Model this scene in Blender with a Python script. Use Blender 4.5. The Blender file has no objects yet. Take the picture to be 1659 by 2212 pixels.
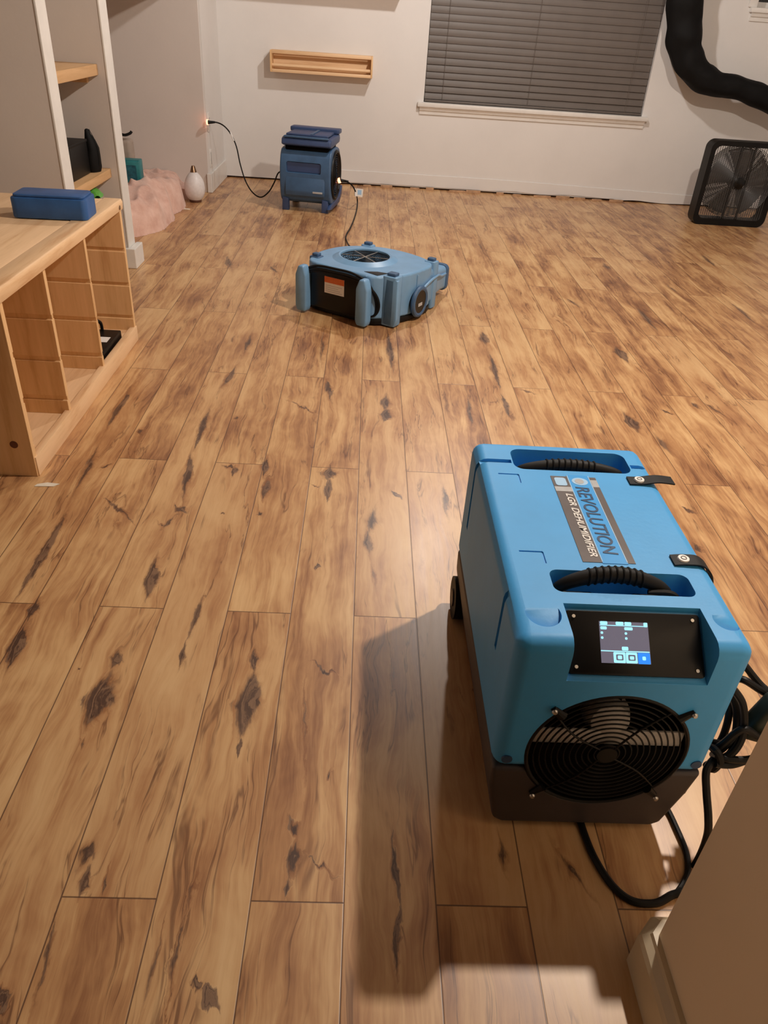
import bpy, bmesh, math, random
from mathutils import Vector, Matrix, noise
import numpy as np
random.seed(4)
SC = bpy.context.scene
COL = SC.collection
PI = math.pi
CH = 1.12                       # camera height (m)

# ------------------------------------------------------------------ camera
F_PX = 1615.9
PITCH, ROLL, YAW = 0.58576447, -0.07152017, 0.04991
def cam_axes():
    fw = Vector((math.sin(YAW)*math.cos(PITCH), math.cos(YAW)*math.cos(PITCH), -math.sin(PITCH)))
    r0 = Vector((math.cos(YAW), -math.sin(YAW), 0))
    d0 = fw.cross(r0)
    r = math.cos(ROLL)*r0 + math.sin(ROLL)*d0
    return r, fw.cross(r), fw
CR, CD, CF = cam_axes()
cam = bpy.data.cameras.new('camera')
camo = bpy.data.objects.new('camera', cam); COL.objects.link(camo)
M = Matrix(((CR.x, -CD.x, -CF.x, 0), (CR.y, -CD.y, -CF.y, 0), (CR.z, -CD.z, -CF.z, CH), (0, 0, 0, 1)))
camo.matrix_world = M
cam.sensor_fit = 'VERTICAL'; cam.sensor_height = 36.0; cam.lens = F_PX/2212*36.0
cam.clip_start = 0.02; cam.clip_end = 50
SC.camera = camo

# ------------------------------------------------------------------ world, lights, exposure
w = bpy.data.worlds.new('night'); SC.world = w; w.use_nodes = True
w.node_tree.nodes['Background'].inputs[0].default_value = (0.02, 0.03, 0.06, 1)
w.node_tree.nodes['Background'].inputs[1].default_value = 0.3
SC.cycles.max_bounces = 7; SC.cycles.diffuse_bounces = 4; SC.cycles.glossy_bounces = 3
SC.view_settings.view_transform = 'Standard'
SC.view_settings.look = 'None'
SC.view_settings.gamma = 1.0
SC.view_settings.exposure = 0.0
try: SC.view_settings.use_curve_mapping = False
except Exception: pass
LAMPS = [((1.20, 2.02, 2.33), 185, (1.0, 0.875, 0.755)), ((0.64, 4.50, 2.33), 102, (1.0, 0.93, 0.87))]
for loc, pw, c in LAMPS:
    l = bpy.data.lights.new('lamp_light', 'SPOT'); l.spot_size = math.radians(168); l.spot_blend = 0.12; l.energy = pw; l.color = c; l.shadow_soft_size = 0.045
    o = bpy.data.objects.new('lamp_light', l); o.location = loc; COL.objects.link(o)

# ------------------------------------------------------------------ helpers
def tag(o, label=None, cat=None, group=None, kind=None):
    if label: o['label'] = label
    if cat: o['category'] = cat
    if group: o['group'] = group
    if kind: o['kind'] = kind
    return o
def thing(name, label, cat, loc=(0, 0, 0), rz=0, group=None):
    o = bpy.data.objects.new(name, None); COL.objects.link(o)
    o.location = loc; o.rotation_euler = (0, 0, rz); o.empty_display_size = 0.05
    return tag(o, label, cat, group)
def link(name, me, mats, parent=None):
    o = bpy.data.objects.new(name, me); COL.objects.link(o)
    if mats is not None:
        for m in (mats if isinstance(mats, (list, tuple)) else [mats]): me.materials.append(m)
    if parent: o.parent = parent
    return o
def obj(name, bm, mats, parent=None, smooth=True, angle=35, off=None):
    if off: bmesh.ops.translate(bm, verts=bm.verts, vec=Vector(off))
    bmesh.ops.recalc_face_normals(bm, faces=bm.faces)
    me = bpy.data.meshes.new(name); bm.to_mesh(me); bm.free()
    if smooth:
        me.polygons.foreach_set('use_smooth', [True]*len(me.polygons))
        me.set_sharp_from_angle(angle=math.radians(angle))
    return link(name, me, mats, parent)
def struct(name, bm, mats, smooth=False):
    return tag(obj(name, bm, mats, None, smooth), kind='structure')
def B(*boxes, bev=0, seg=2):
    bm = bmesh.new()
    for b in boxes:
        x0, x1, y0, y1, z0, z1 = b
        r = bmesh.ops.create_cube(bm, size=1)
        for v in r['verts']:
            v.co = Vector(((x0+x1)/2+v.co.x*(x1-x0), (y0+y1)/2+v.co.y*(y1-y0), (z0+z1)/2+v.co.z*(z1-z0)))
    if bev: bmesh.ops.bevel(bm, geom=bm.edges[:], offset=bev, segments=seg, affect='EDGES', profile=0.5)
    return bm
def rot(bm, ax, a, c=(0, 0, 0)):
    bmesh.ops.rotate(bm, verts=bm.verts, cent=Vector(c), matrix=Matrix.Rotation(a, 3, ax)); return bm
def join(*bms):
    out = bmesh.new()
    for b in bms:
        me = bpy.data.meshes.new('t'); b.to_mesh(me); b.free(); out.from_mesh(me); bpy.data.meshes.remove(me)
    return out
def prism(pts, axis, a, b, bev=0, seg=2):
    """outline pts in the plane perpendicular to axis, extruded a..b.  axis 'x': (y,z); 'y': (x,z); 'z': (x,y)"""
    bm = bmesh.new()
    def P(p, t): return {'x': (t, p[0], p[1]), 'y': (p[0], t, p[1]), 'z': (p[0], p[1], t)}[axis]
    va = [bm.verts.new(P(p, a)) for p in pts]; vb = [bm.verts.new(P(p, b)) for p in pts]
    n = len(pts)
    bm.faces.new(va); bm.faces.new(vb[::-1])
    for i in range(n): bm.faces.new((va[i], vb[i], vb[(i+1) % n], va[(i+1) % n]))
    bmesh.ops.recalc_face_normals(bm, faces=bm.faces)
    if bev: bmesh.ops.bevel(bm, geom=bm.edges[:], offset=bev, segments=seg, affect='EDGES', profile=0.5)
    return bm
def rrect(x0, x1, y0, y1, r, n=6):
    o = []
    for cx, cy, a0 in ((x1-r, y1-r, 0), (x0+r, y1-r, 90), (x0+r, y0+r, 180), (x1-r, y0+r, 270)):
        for i in range(n+1):
            a = math.radians(a0+90*i/n); o.append((cx+r*math.cos(a), cy+r*math.sin(a)))
    return o
def cyl(p0, p1, r0, r1=None, seg=24, caps=True):
    r1 = r0 if r1 is None else r1
    p0, p1 = Vector(p0), Vector(p1); d = p1-p0
    bm = bmesh.new()
    bmesh.ops.create_cone(bm, cap_ends=caps, segments=seg, radius1=r0, radius2=r1, depth=d.length)
    q = Vector((0, 0, 1)).rotation_difference(d.normalized()).to_matrix().to_4x4()
    bmesh.ops.transform(bm, verts=bm.verts, matrix=Matrix.Translation((p0+p1)/2) @ q)
    return bm
def catmull(pts, n=8, closed=False):
    P = [Vector(p) for p in pts]; out = []; m = len(P)
    rng = range(m) if closed else range(m-1)
    for i in rng:
        if closed: a, b, c, d = P[(i-1) % m], P[i], P[(i+1) % m], P[(i+2) % m]
        else: a, b, c, d = P[max(i-1, 0)], P[i], P[i+1], P[min(i+2, m-1)]
        for k in range(n):
            t = k/n
            out.append(0.5*((2*b)+(c-a)*t+(2*a-5*b+4*c-d)*t*t+(3*b-a-3*c+d)*t**3))
    if not closed: out.append(P[-1])
    return out
def tube(pts, r, seg=8, n=8, closed=False, raw=False):
    """r: number or function(t in 0..1, angle) -> radius"""
    P = [Vector(p) for p in pts] if raw else catmull(pts, n, closed)
    bm = bmesh.new(); m = len(P); rings = []
    up = None
    for i, p in enumerate(P):
        t = (P[(i+1) % m]-P[i-1]) if closed else (P[min(i+1, m-1)]-P[max(i-1, 0)])
        if t.length < 1e-9: t = Vector((0, 0, 1))
        t.normalize()
        if up is None:
            up = Vector((0, 0, 1)) if abs(t.z) < 0.9 else Vector((1, 0, 0))
        s = t.cross(up)
        if s.length < 1e-5: s = t.orthogonal()
        s.normalize(); up = s.cross(t).normalized()
        ring = []
        for k in range(seg):
            a = 2*PI*k/seg
            rr = r(i/(m-1), a) if callable(r) else r
            ring.append(bm.verts.new(p+s*math.cos(a)*rr+up*math.sin(a)*rr))
        rings.append(ring)
    for i in range(m if closed else m-1):
        A, Bq = rings[i], rings[(i+1) % m]
        for k in range(seg): bm.faces.new((A[k], A[(k+1) % seg], Bq[(k+1) % seg], Bq[k]))
    if not closed:
        bm.faces.new(rings[0][::-1]); bm.faces.new(rings[-1])
    return bm
def lathe(prof, seg=32, c=(0, 0, 0)):
    bm = bmesh.new(); rings = []
    for r, z in prof:
        rings.append([bm.verts.new((c[0]+r*math.cos(2*PI*k/seg), c[1]+r*math.sin(2*PI*k/seg), c[2]+z)) for k in range(seg)] if r > 1e-6 else [bm.verts.new((c[0], c[1], c[2]+z))])
    for A, Bq in zip(rings, rings[1:]):
        for k in range(seg):
            k2 = (k+1) % seg
            if len(A) == 1 and len(Bq) > 1: bm.faces.new((A[0], Bq[k], Bq[k2]))
            elif len(Bq) == 1 and len(A) > 1: bm.faces.new((A[k], A[k2], Bq[0]))
            elif len(A) > 1: bm.faces.new((A[k], A[k2], Bq[k2], Bq[k]))
    return bm
def ring_tube(c, R, r, axis='y', seg=48, ts=6):
    pts = []
    for i in range(seg):
        a = 2*PI*i/seg; u, v = R*math.cos(a), R*math.sin(a)
        pts.append({'y': (c[0]+u, c[1], c[2]+v), 'x': (c[0], c[1]+u, c[2]+v), 'z': (c[0]+u, c[1]+v, c[2])}[axis])
    return tube(pts, r, ts, closed=True, raw=True)
def carve(o, cuts, bev=0, seg=2, mats=None):
    """boolean the cutters out of o, bake, delete the cutters"""
    tmp = []
    for bm in cuts:
        bmesh.ops.recalc_face_normals(bm, faces=bm.faces)
        me = bpy.data.meshes.new('c'); bm.to_mesh(me); bm.free()
        c = bpy.data.objects.new('c', me); COL.objects.link(c); c.parent = o.parent; tmp.append(c)
        m = o.modifiers.new('b', 'BOOLEAN'); m.operation = 'DIFFERENCE'; m.object = c; m.solver = 'EXACT'
    if bev:
        m = o.modifiers.new('v', 'BEVEL'); m.width = bev; m.segments = seg; m.limit_method = 'ANGLE'; m.angle_limit = math.radians(50)
        m.use_clamp_overlap = True
    dg = bpy.context.evaluated_depsgraph_get(); dg.update()
    me = bpy.data.meshes.new_from_object(o.evaluated_get(dg))
    o.modifiers.clear(); old = o.data; o.data = me; bpy.data.meshes.remove(old)
    for c in tmp:
        d = c.data; bpy.data.objects.remove(c); bpy.data.meshes.remove(d)
    me.polygons.foreach_set('use_smooth', [True]*len(me.polygons))
    me.set_sharp_from_angle(angle=math.radians(40))
    wn_ = o.modifiers.new('w', 'WEIGHTED_NORMAL'); wn_.keep_sharp = True; wn_.weight = 100
    return o
def text_bm(s, w_, h_, shear=0.0, depth=0.0006):
    cu = bpy.data.curves.new('t', 'FONT'); cu.body = s; cu.extrude = 0.02; cu.shear = shear; cu.offset = 0.012
    o = bpy.data.objects.new('t', cu); COL.objects.link(o)
    dg = bpy.context.evaluated_depsgraph_get(); dg.update()
    me = bpy.data.meshes.new_from_object(o.evaluated_get(dg)); bpy.data.objects.remove(o)
    bm = bmesh.new(); bm.from_mesh(me); bpy.data.meshes.remove(me)
    xs = [v.co.x for v in bm.verts]; ys = [v.co.y for v in bm.verts]
    x0, x1, y0, y1 = min(xs), max(xs), min(ys), max(ys)
    for v in bm.verts:
        v.co = Vector(((v.co.x-x0)/(x1-x0)*w_, (v.co.y-y0)/(y1-y0)*h_, depth if v.co.z > 0 else 0))
    return bm
# a pixel of the photograph turned into a point on a known plane of the room
def ray(x, y):
    return CR*((x-829.5)/F_PX)+CD*((y-1106)/F_PX)+CF
def on(x, y, ax, val):
    d = ray(x, y); o = Vector((0, 0, CH)); i = 'xyz'.index(ax)
    return o+d*((val-o[i])/d[i])

# ------------------------------------------------------------------ materials
def srgb(r, g, b):
    f = lambda c: (c/255/12.92) if c/255 <= 0.04045 else ((c/255+0.055)/1.055)**2.4
    return (f(r), f(g), f(b), 1)
class NT:
    def __init__(s, name):
        s.m = bpy.data.materials.new(name); s.m.use_nodes = True; s.t = s.m.node_tree; s.n = s.t.nodes
        s.bsdf = s.n['Principled BSDF']
    def node(s, t, **k):
        n = s.n.new(t)
        for a, v in k.items(): setattr(n, a, v)
        return n
    def put(s, sock, v):
        if isinstance(v, bpy.types.NodeSocket): s.t.links.new(v, sock)
        elif v is not None: sock.default_value = v
    def math(s, op, a, b=None, c=None, clamp=False):
        n = s.node('ShaderNodeMath', operation=op, use_clamp=clamp)
        s.put(n.inputs[0], a); s.put(n.inputs[1], b)
        if c is not None: s.put(n.inputs[2], c)
        return n.outputs[0]
    def vmath(s, op, a, b=None, scale=None):
        n = s.node('ShaderNodeVectorMath', operation=op)
        s.put(n.inputs[0], a)
        if b is not None: s.put(n.inputs[1], b)
        if scale is not None: s.put(n.inputs['Scale'], scale)
        return n.outputs['Value'] if op in ('LENGTH', 'DISTANCE') else n.outputs[0]
    def noise(s, vec, scale=5, detail=3, rough=0.5, dist=0.0, col=False):
        n = s.node('ShaderNodeTexNoise'); s.put(n.inputs['Vector'], vec)
        n.inputs['Scale'].default_value = scale; n.inputs['Detail'].default_value = detail
        n.inputs['Roughness'].default_value = rough; n.inputs['Distortion'].default_value = dist
        return n.outputs['Color' if col else 'Fac']
    def ramp(s, fac, stops, interp='LINEAR'):
        n = s.node('ShaderNodeValToRGB'); s.put(n.inputs[0], fac); e = n.color_ramp.elements
        n.color_ramp.interpolation = interp
        while len(e) < len(stops): e.new(0.5)
        for i, (p, c) in enumerate(stops): e[i].position = p; e[i].color = c if len(c) == 4 else (*c, 1)
        return n.outputs[0]
    def mix(s, fac, a, b, mode='MIX'):
        n = s.node('ShaderNodeMix', data_type='RGBA', blend_type=mode)
        s.put(n.inputs[0], fac); s.put(n.inputs[6], a); s.put(n.inputs[7], b); return n.outputs[2]
    def smooth(s, v, a, b):
        n = s.node('ShaderNodeMapRange', interpolation_type='SMOOTHSTEP'); s.put(n.inputs[0], v)
        n.inputs[1].default_value = a; n.inputs[2].default_value = b; return n.outputs[0]
    def xyz(s, x, y, z):
        n = s.node('ShaderNodeCombineXYZ'); s.put(n.inputs[0], x); s.put(n.inputs[1], y); s.put(n.inputs[2], z); return n.outputs[0]
    def coord(s): return s.node('ShaderNodeTexCoord').outputs['Object']
    def sep(s, v):
        n = s.node('ShaderNodeSeparateXYZ'); s.put(n.inputs[0], v); return n.outputs
    def bump(s, h, strength=0.2, dist=0.002):
        n = s.node('ShaderNodeBump'); s.put(n.inputs['Height'], h); n.inputs['Strength'].default_value = strength
        n.inputs['Distance'].default_value = dist; s.put(s.bsdf.inputs['Normal'], n.outputs[0])
    def set(s, color=None, rough=None, metal=None, spec=None):
        b = s.bsdf.inputs
        if color is not None: s.put(b['Base Color'], color)
        if rough is not None: s.put(b['Roughness'], rough)
        if metal is not None: s.put(b['Metallic'], metal)
        if spec is not None: s.put(b['Specular IOR Level'], spec)
        return s.m
def plastic(name, c, rough=0.45, var=0.12, scale=30, bump=0.15, metal=0, spec=0.5):
    t = NT(name); co = t.coord()
    n = t.noise(co, scale, 4, 0.6)
    dark = tuple(x*(1-var) for x in c[:3])+(1,); lite = tuple(min(1, x*(1+var)) for x in c[:3])+(1,)
    col = t.ramp(n, [(0.3, dark), (0.7, lite)])
    if bump: t.bump(t.noise(co, scale*12, 2, 0.5), bump, 0.0006)
    return t.set(col, rough, metal, spec)
def emit(name, c, s_):
    t = NT(name); t.set((0.01, 0.01, 0.01, 1), 0.3)
    t.bsdf.inputs['Emission Color'].default_value = c; t.bsdf.inputs['Emission Strength'].default_value = s_
    n = t.noise(t.coord(), 40, 2); t.put(t.bsdf.inputs['Roughness'], t.math('MULTIPLY_ADD', n, 0.2, 0.2))
    return t.m
def wall_mat(name, c, dirt=0.06):
    t = NT(name); co = t.coord()
    n = t.noise(co, 1.6, 5, 0.6); d = t.mix(t.smooth(n, 0.35, 0.75), c, tuple(x*(1-dirt) for x in c[:3])+(1,))
    t.bump(t.noise(co, 55, 4, 0.6), 0.25, 0.0015)
    return t.set(d, 0.65, 0, 0.3)
def pine(name, axis, base=(232, 196, 154), dark=(206, 158, 112), knots=True):
    t = NT(name); x, y, z = t.sep(t.coord())
    st = {'x': (1.2, 14, 14), 'y': (14, 1.2, 14), 'z': (14, 14, 1.2)}[axis]
    v = t.xyz(t.math('MULTIPLY', x, st[0]), t.math('MULTIPLY', y, st[1]), t.math('MULTIPLY', z, st[2]))
    g = t.noise(v, 1.6, 5, 0.55, 0.6); f = t.noise(v, 9, 3, 0.6)
    m = t.math('ADD', t.math('MULTIPLY', g, 0.75), t.math('MULTIPLY', f, 0.25))
    col = t.ramp(m, [(0.28, srgb(*dark)), (0.48, srgb(*base)), (0.72, srgb(min(255, base[0]+14), base[1]+14, base[2]+16))])
    if knots:
        vo = t.node('ShaderNodeTexVoronoi'); vo.inputs['Scale'].default_value = 0.55
        t.put(vo.inputs['Vector'], t.xyz(t.math('MULTIPLY', x, st[0]/2.2), t.math('MULTIPLY', y, st[1]/2.2), t.math('MULTIPLY', z, st[2]/2.2)))
        k = t.smooth(vo.outputs['Distance'], 0.13, 0.05)
        col = t.mix(t.math('MULTIPLY', k, 0.7), col, srgb(120, 72, 40))
    t.bump(f, 0.12, 0.001)
    return t.set(col, 0.5, 0, 0.35)

# --- floor: laminate planks
PW, PL, PX0, PY0 = 0.14, 1.295, 0.0123, 1.262
# knots, cracks and dark mineral streaks read off the photographed floor: p0, p1 (pixels) and width (pixels), strength
FEAT = [
 (553,1398,546,1460,16,.8),(548,1455,516,1590,44,1),(520,1592,512,1645,8,.7),
 (262,1398,240,1455,20,.8),(242,1455,182,1575,46,1),(186,1590,172,1622,7,.7),
 (84,1288,58,1345,20,.9),(56,1340,14,1452,26,1),
 (714,1005,706,1036,26,.8),(712,1032,706,1085,14,.9),(665,1046,696,1052,11,.6),
 (575,985,570,1030,15,.9),(580,1030,568,1082,15,.9),
 (834,852,832,888,18,.8),(838,882,830,912,22,.9),(842,1058,868,1078,12,.8),
 (812,1088,793,1160,26,.55),(788,1130,800,1210,18,.6),(798,1200,818,1295,8,.5),
 (668,1428,734,1456,12,.8),(660,1430,658,1700,5,.4),
 (480,1003,508,1014,18,.6),(508,1005,503,1030,10,.6),
 (548,712,522,775,13,.7),(515,785,470,850,13,.7),(455,880,415,980,14,.75),(413,975,396,1085,14,.9),(378,1090,402,1110,20,.8),
 (385,1110,345,1145,9,.6),(342,1195,312,1300,20,.8),(335,1120,360,1145,6,.5),
 (228,1075,292,1130,11,.75),(250,1120,262,1155,8,.4),
 (300,810,205,965,13,.6),(220,950,150,1090,16,.7),(160,1080,20,1320,15,.7),(215,1012,242,1000,7,.7),
 (442,1275,404,1385,10,.6),(404,1380,388,1445,9,.7),(722,1662,703,1692,7,.7),
 (620,1758,642,1812,18,.7),(642,1800,626,1905,22,.8),(626,1895,614,1952,13,.7),(655,1838,742,1908,12,.6),
 (212,1800,160,1900,28,.6),(196,1868,172,1945,20,.7),(236,1868,210,1948,6,.7),
 (416,2112,422,2145,18,.8),(428,2138,468,2186,42,.8),(0,2130,8,2185,30,.9),
 (432,1848,396,2000,7,.5),(402,1950,348,2212,9,.55),(366,1962,300,2212,10,.4),(128,1960,60,2212,9,.5),
 (848,1800,864,1960,11,.7),(864,1955,850,2125,12,.7),
 (1325,742,1356,784,18,.85),(1345,888,1384,938,22,.85),(1424,882,1456,895,9,.7),(1490,866,1512,884,12,.6),(1515,868,1582,910,9,.6),
 (1470,1094,1512,1112,10,.7),(1405,930,1465,990,24,.5),(1368,650,1425,722,16,.6),(1300,565,1322,588,12,.5),
 (1040,714,1052,750,16,.7),(1055,755,1082,850,10,.7),(1080,845,1106,912,9,.7),(1010,850,1020,940,11,.6),(1120,840,1160,852,14,.6),
 (834,700,852,815,11,.6),(700,700,692,800,9,.5),(702,812,716,872,14,.7),(620,862,684,896,8,.6),
 (488,548,504,592,15,.5),(580,572,604,592,9,.6),(1345,770,1460,830,7,.35),(1150,560,1210,610,9,.4),
 (168,1447,172,1450,8,.9),(300,930,304,940,11,.8),(684,1218,684,1230,10,.9),(480,1108,484,1114,8,.8),(560,1106,564,1114,10,.8),(508,900,512,906,8,.7),
 (955,1035,968,1125,13,.5),(1500,535,1560,590,8,.5),(1215,640,1260,668,10,.5),(1030,505,1050,560,8,.4),(940,440,960,500,9,.35),
 (1180,1170,1180,1170,1,.1),(640,640,690,668,8,.4),(1560,640,1659,720,10,.5),(1420,600,1500,660,9,.4),(1495,1170,1520,1200,16,.6),
 (905,1180,912,1260,7,.3),(1075,1790,1100,1900,12,.6),(1190,1810,1290,1960,18,.6),(850,1400,846,1520,9,.5),
]
def floor_mat(ya=-9, yb=99):
    t = NT('laminate_planks'); x, y, z = t.sep(t.coord())
    u = t.math('DIVIDE', t.math('SUBTRACT', x, PX0), PW); row = t.math('FLOOR', u); fx = t.math('FRACT', u)
    odd = t.math('FLOORED_MODULO', row, 2.0)
    v = t.math('DIVIDE', t.math('SUBTRACT', t.math('MULTIPLY_ADD', odd, 0.648, y), PY0), PL)
    col = t.math('FLOOR', v); fy = t.math('FRACT', v)
    wn = t.node('ShaderNodeTexWhiteNoise', noise_dimensions='2D'); t.put(wn.inputs['Vector'], t.xyz(row, col, 0.0))
    rid = wn.outputs['Value']; rc = t.sep(wn.outputs['Color'])
    # each plank shifts the grain
    ox = t.math('MULTIPLY', rid, 37.0); oy = t.math('MULTIPLY', rc[1], 11.0)
    # placed knots and cracks: pointed diamonds stretched along each crack
    wv = t.vmath('SUBTRACT', t.noise(t.xyz(t.math('MULTIPLY', x, 3.2), y, 0.0), 11, 4, 0.65, 0.0, True), (0.5, 0.5, 0.5))
    base = t.vmath('ADD', t.xyz(x, y, 0.0), t.vmath('MULTIPLY', wv, (0.030, 0.070, 0.0)))
    acc = None; dep = base
    for (x0, y0, x1, y1, wd, st) in FEAT:
        a, b_ = on(x0, y0, 'z', 0), on(x1, y1, 'z', 0)
        if max(a.y, b_.y) < ya-0.09 or min(a.y, b_.y) > yb+0.09: continue
        pxm = (on((x0+x1)/2, (y0+y1)/2, 'z', 0)-on((x0+x1)/2+1, (y0+y1)/2, 'z', 0)).length
        L = max((b_-a).length/2, wd*pxm*0.5)*1.45; ang = math.atan2(b_.y-a.y, b_.x-a.x)
        W_ = (wd*pxm*0.5*abs(math.sin(ang))+wd*pxm*0.10+(0.9*pxm if wd < 13 else 0))*1.8
        mp = t.node('ShaderNodeMapping', vector_type='TEXTURE')
        t.put(mp.inputs[0], dep)
        mp.inputs['Location'].default_value = ((a.x+b_.x)/2, (a.y+b_.y)/2, 0)
        mp.inputs['Rotation'].default_value = (0, 0, ang)
        mp.inputs['Scale'].default_value = (L, max(W_, 0.0035), 1)
        n = t.node('ShaderNodeVectorMath', operation='DOT_PRODUCT')
        t.put(n.inputs[0], t.vmath('ABSOLUTE', mp.outputs[0])); n.inputs[1].default_value = (1, 1, 0)
        k = t.math('MULTIPLY', t.math('SUBTRACT', 1.0, n.outputs['Value'], clamp=True), st)
        acc = k if acc is None else t.math('MAXIMUM', acc, k)
        nd = t.node('ShaderNodeVectorMath', operation='MULTIPLY_ADD')      # keeps the evaluation in sequence
        t.put(nd.inputs[0], acc); nd.inputs[1].default_value = (1e-7, 1e-7, 0); t.put(nd.inputs[2], base); dep = nd.outputs[0]
    if acc is None: acc = t.math('MULTIPLY', x, 0.0)
    warp = t.noise(t.xyz(t.math('MULTIPLY', x, 5.0), t.math('ADD', t.math('MULTIPLY', y, 2.2), oy), ox), 1.5, 3, 0.55)
    xw = t.math('ADD', t.math('MULTIPLY_ADD', t.math('SUBTRACT', warp, 0.5), 0.065, x), t.math('MULTIPLY', acc, 0.035))
    g1 = t.noise(t.xyz(t.math('MULTIPLY', xw, 34.0), t.math('ADD', t.math('MULTIPLY', y, 1.9), oy), ox), 1.0, 7, 0.66, 0.4)
    g2 = t.noise(t.xyz(t.math('MULTIPLY', xw, 9.0), t.math('ADD', t.math('MULTIPLY', y, 3.4), oy), ox), 1.0, 4, 0.6, 0.3)
    g3 = t.noise(t.xyz(t.math('MULTIPLY', xw, 150.0), t.math('MULTIPLY', y, 7.0), ox), 1.0, 3, 0.65)
    tone = t.math('ADD', t.math('ADD', t.math('MULTIPLY', g1, 0.38), t.math('MULTIPLY', g2, 0.42)),
                  t.math('ADD', t.math('MULTIPLY', g3, 0.15), t.math('MULTIPLY', rid, 0.10)))
    c = t.ramp(tone, [(0.34, srgb(94, 60, 42)), (0.425, srgb(152, 110, 78)), (0.50, srgb(190, 149, 108)), (0.58, srgb(218, 184, 140)), (0.68, srgb(234, 206, 162))])
    c = t.mix(t.math('MULTIPLY', rc[0], 0.32), c, srgb(168, 124, 96))
    # thin dark veins following the grain
    vein = t.noise(t.xyz(t.math('MULTIPLY', xw, 17.0), t.math('ADD', t.math('MULTIPLY', y, 1.1), oy), t.math('ADD', ox, 5.0)), 1.0, 5, 0.55, 0.9)
    vd = t.math('ABSOLUTE', t.math('SUBTRACT', vein, 0.5))
    vk = t.math('MULTIPLY', t.smooth(vd, 0.016, 0.0), t.smooth(g2, 0.56, 0.42))
    c = t.mix(t.math('MULTIPLY', vk, 0.6), c, srgb(86, 50, 34))
    vein2 = t.smooth(t.noise(t.xyz(t.math('MULTIPLY', xw, 38.0), t.math('ADD', t.math('MULTIPLY', y, 2.8), oy), t.math('ADD', ox, 9.0)), 1.0, 4, 0.62, 0.5), 0.64, 0.74)
    c = t.mix(t.math('MULTIPLY', vein2, 0.65), c, srgb(92, 60, 44))
    fe = t.math('ADD', t.math('MULTIPLY', t.math('SUBTRACT', g1, 0.5), 1.1), t.math('MULTIPLY', t.math('SUBTRACT', g3, 0.5), 0.5))
    kk = t.math('ADD', acc, fe)
    halo = t.smooth(acc, 0.0, 0.5); core = t.math('MULTIPLY', t.smooth(kk, 0.22, 0.46), t.smooth(acc, 0.05, 0.25))
    c = t.mix(t.math('MULTIPLY', halo, 0.55), c, srgb(132, 84, 54))
    kc = t.ramp(t.math('ADD', g3, t.math('MULTIPLY', g1, 0.4)), [(0.50, srgb(48, 36, 38)), (0.68, srgb(74, 56, 52)), (0.80, srgb(128, 104, 88))])
    c = t.mix(t.math('MULTIPLY', core, 0.9), c, kc)
    c = t.mix(1.0, c, (1.0, 0.918, 0.785, 1), 'MULTIPLY')
    # seams
    sx = t.math('MINIMUM', fx, t.math('SUBTRACT', 1.0, fx)); sy = t.math('MINIMUM', fy, t.math('SUBTRACT', 1.0, fy))
    s1 = t.smooth(sx, 0.0115, 0.004); s2 = t.smooth(sy, 0.0013, 0.0005)
    s = t.math('MAXIMUM', s1, s2)
    c = t.mix(t.math('MULTIPLY', s, 0.8), c, srgb(70, 40, 26))
    t.bump(t.math('SUBTRACT', 1.0, s), 0.25, 0.0008)
    r = t.math('ADD', 0.30, t.math('MULTIPLY', g1, 0.16))
    t.set(c, r, 0, 0.8)
    return t.m

M_ = {}
BANDS = [-1.6, 0.42, 0.48, 0.55, 0.62, 0.70, 0.80, 0.92, 1.05, 1.22, 1.45, 1.7, 1.95, 2.3, 2.7, 3.3, 4.0, 6.43]
FLOORM = [floor_mat(a, b) for a, b in zip(BANDS, BANDS[1:])]
M_['wall'] = wall_mat('wall_paint', srgb(226, 224, 222))
M_['wall_left'] = wall_mat('wall_paint_left', srgb(214, 206, 200))  # slightly darker, warmer tone for the left-hand walls
M_['tan'] = wall_mat('wall_paint_tan', srgb(250, 232, 204))
M_['ceil'] = wall_mat('ceiling_paint', srgb(176, 168, 158))
M_['trim'] = plastic('white_trim', srgb(226, 224, 220), 0.4, 0.05, 12, 0.05)
M_['pine_y'] = pine('pine_along_y', 'y'); M_['pine_z'] = pine('pine_along_z', 'z', (226, 186, 136), (198, 150, 100))
M_['pine_x'] = pine('pine_along_x', 'x', (230, 194, 152), (206, 162, 118), False)
M_['shelf'] = pine('shelf_board', 'y', (202, 162, 116), (172, 128, 84), False)
M_['blue'] = plastic('blue_shell', srgb(60, 157, 224), 0.5, 0.05, 9, 0.35)
M_['blue2'] = plastic('pale_blue_shell', srgb(116, 160, 200), 0.4, 0.07, 14, 0.1)
M_['blue3'] = plastic('dusty_blue_shell', srgb(62, 94, 130), 0.45, 0.15, 14, 0.1)
M_['navy'] = plastic('navy_plastic', srgb(56, 76, 116), 0.45, 0.1, 14, 0.1)
M_['base'] = plastic('dark_base_plastic', srgb(60, 54, 56), 0.5, 0.1, 14, 0.2)
M_['black'] = plastic('black_plastic', srgb(12, 12, 13), 0.45, 0.2, 20, 0.1, spec=0.25)
M_['gloss'] = plastic('glossy_black', srgb(10, 10, 11), 0.3, 0.2, 20, 0.0, spec=0.3)
M_['rubber'] = plastic('black_rubber', srgb(11, 11, 12), 0.6, 0.2, 30, 0.1, spec=0.3)
M_['cord'] = plastic('cord_rubber', srgb(7, 7, 8), 0.5, 0.2, 60, 0.0, spec=0.3)
M_['void'] = plastic('dark_inside', srgb(6, 6, 7), 0.8, 0.2, 20, 0.0, spec=0.1)
M_['steel'] = plastic('steel', srgb(190, 190, 188), 0.3, 0.1, 60, 0.0, 1.0)
M_['white'] = plastic('white_plastic', srgb(236, 236, 234), 0.4, 0.03, 20, 0.0)
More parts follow.
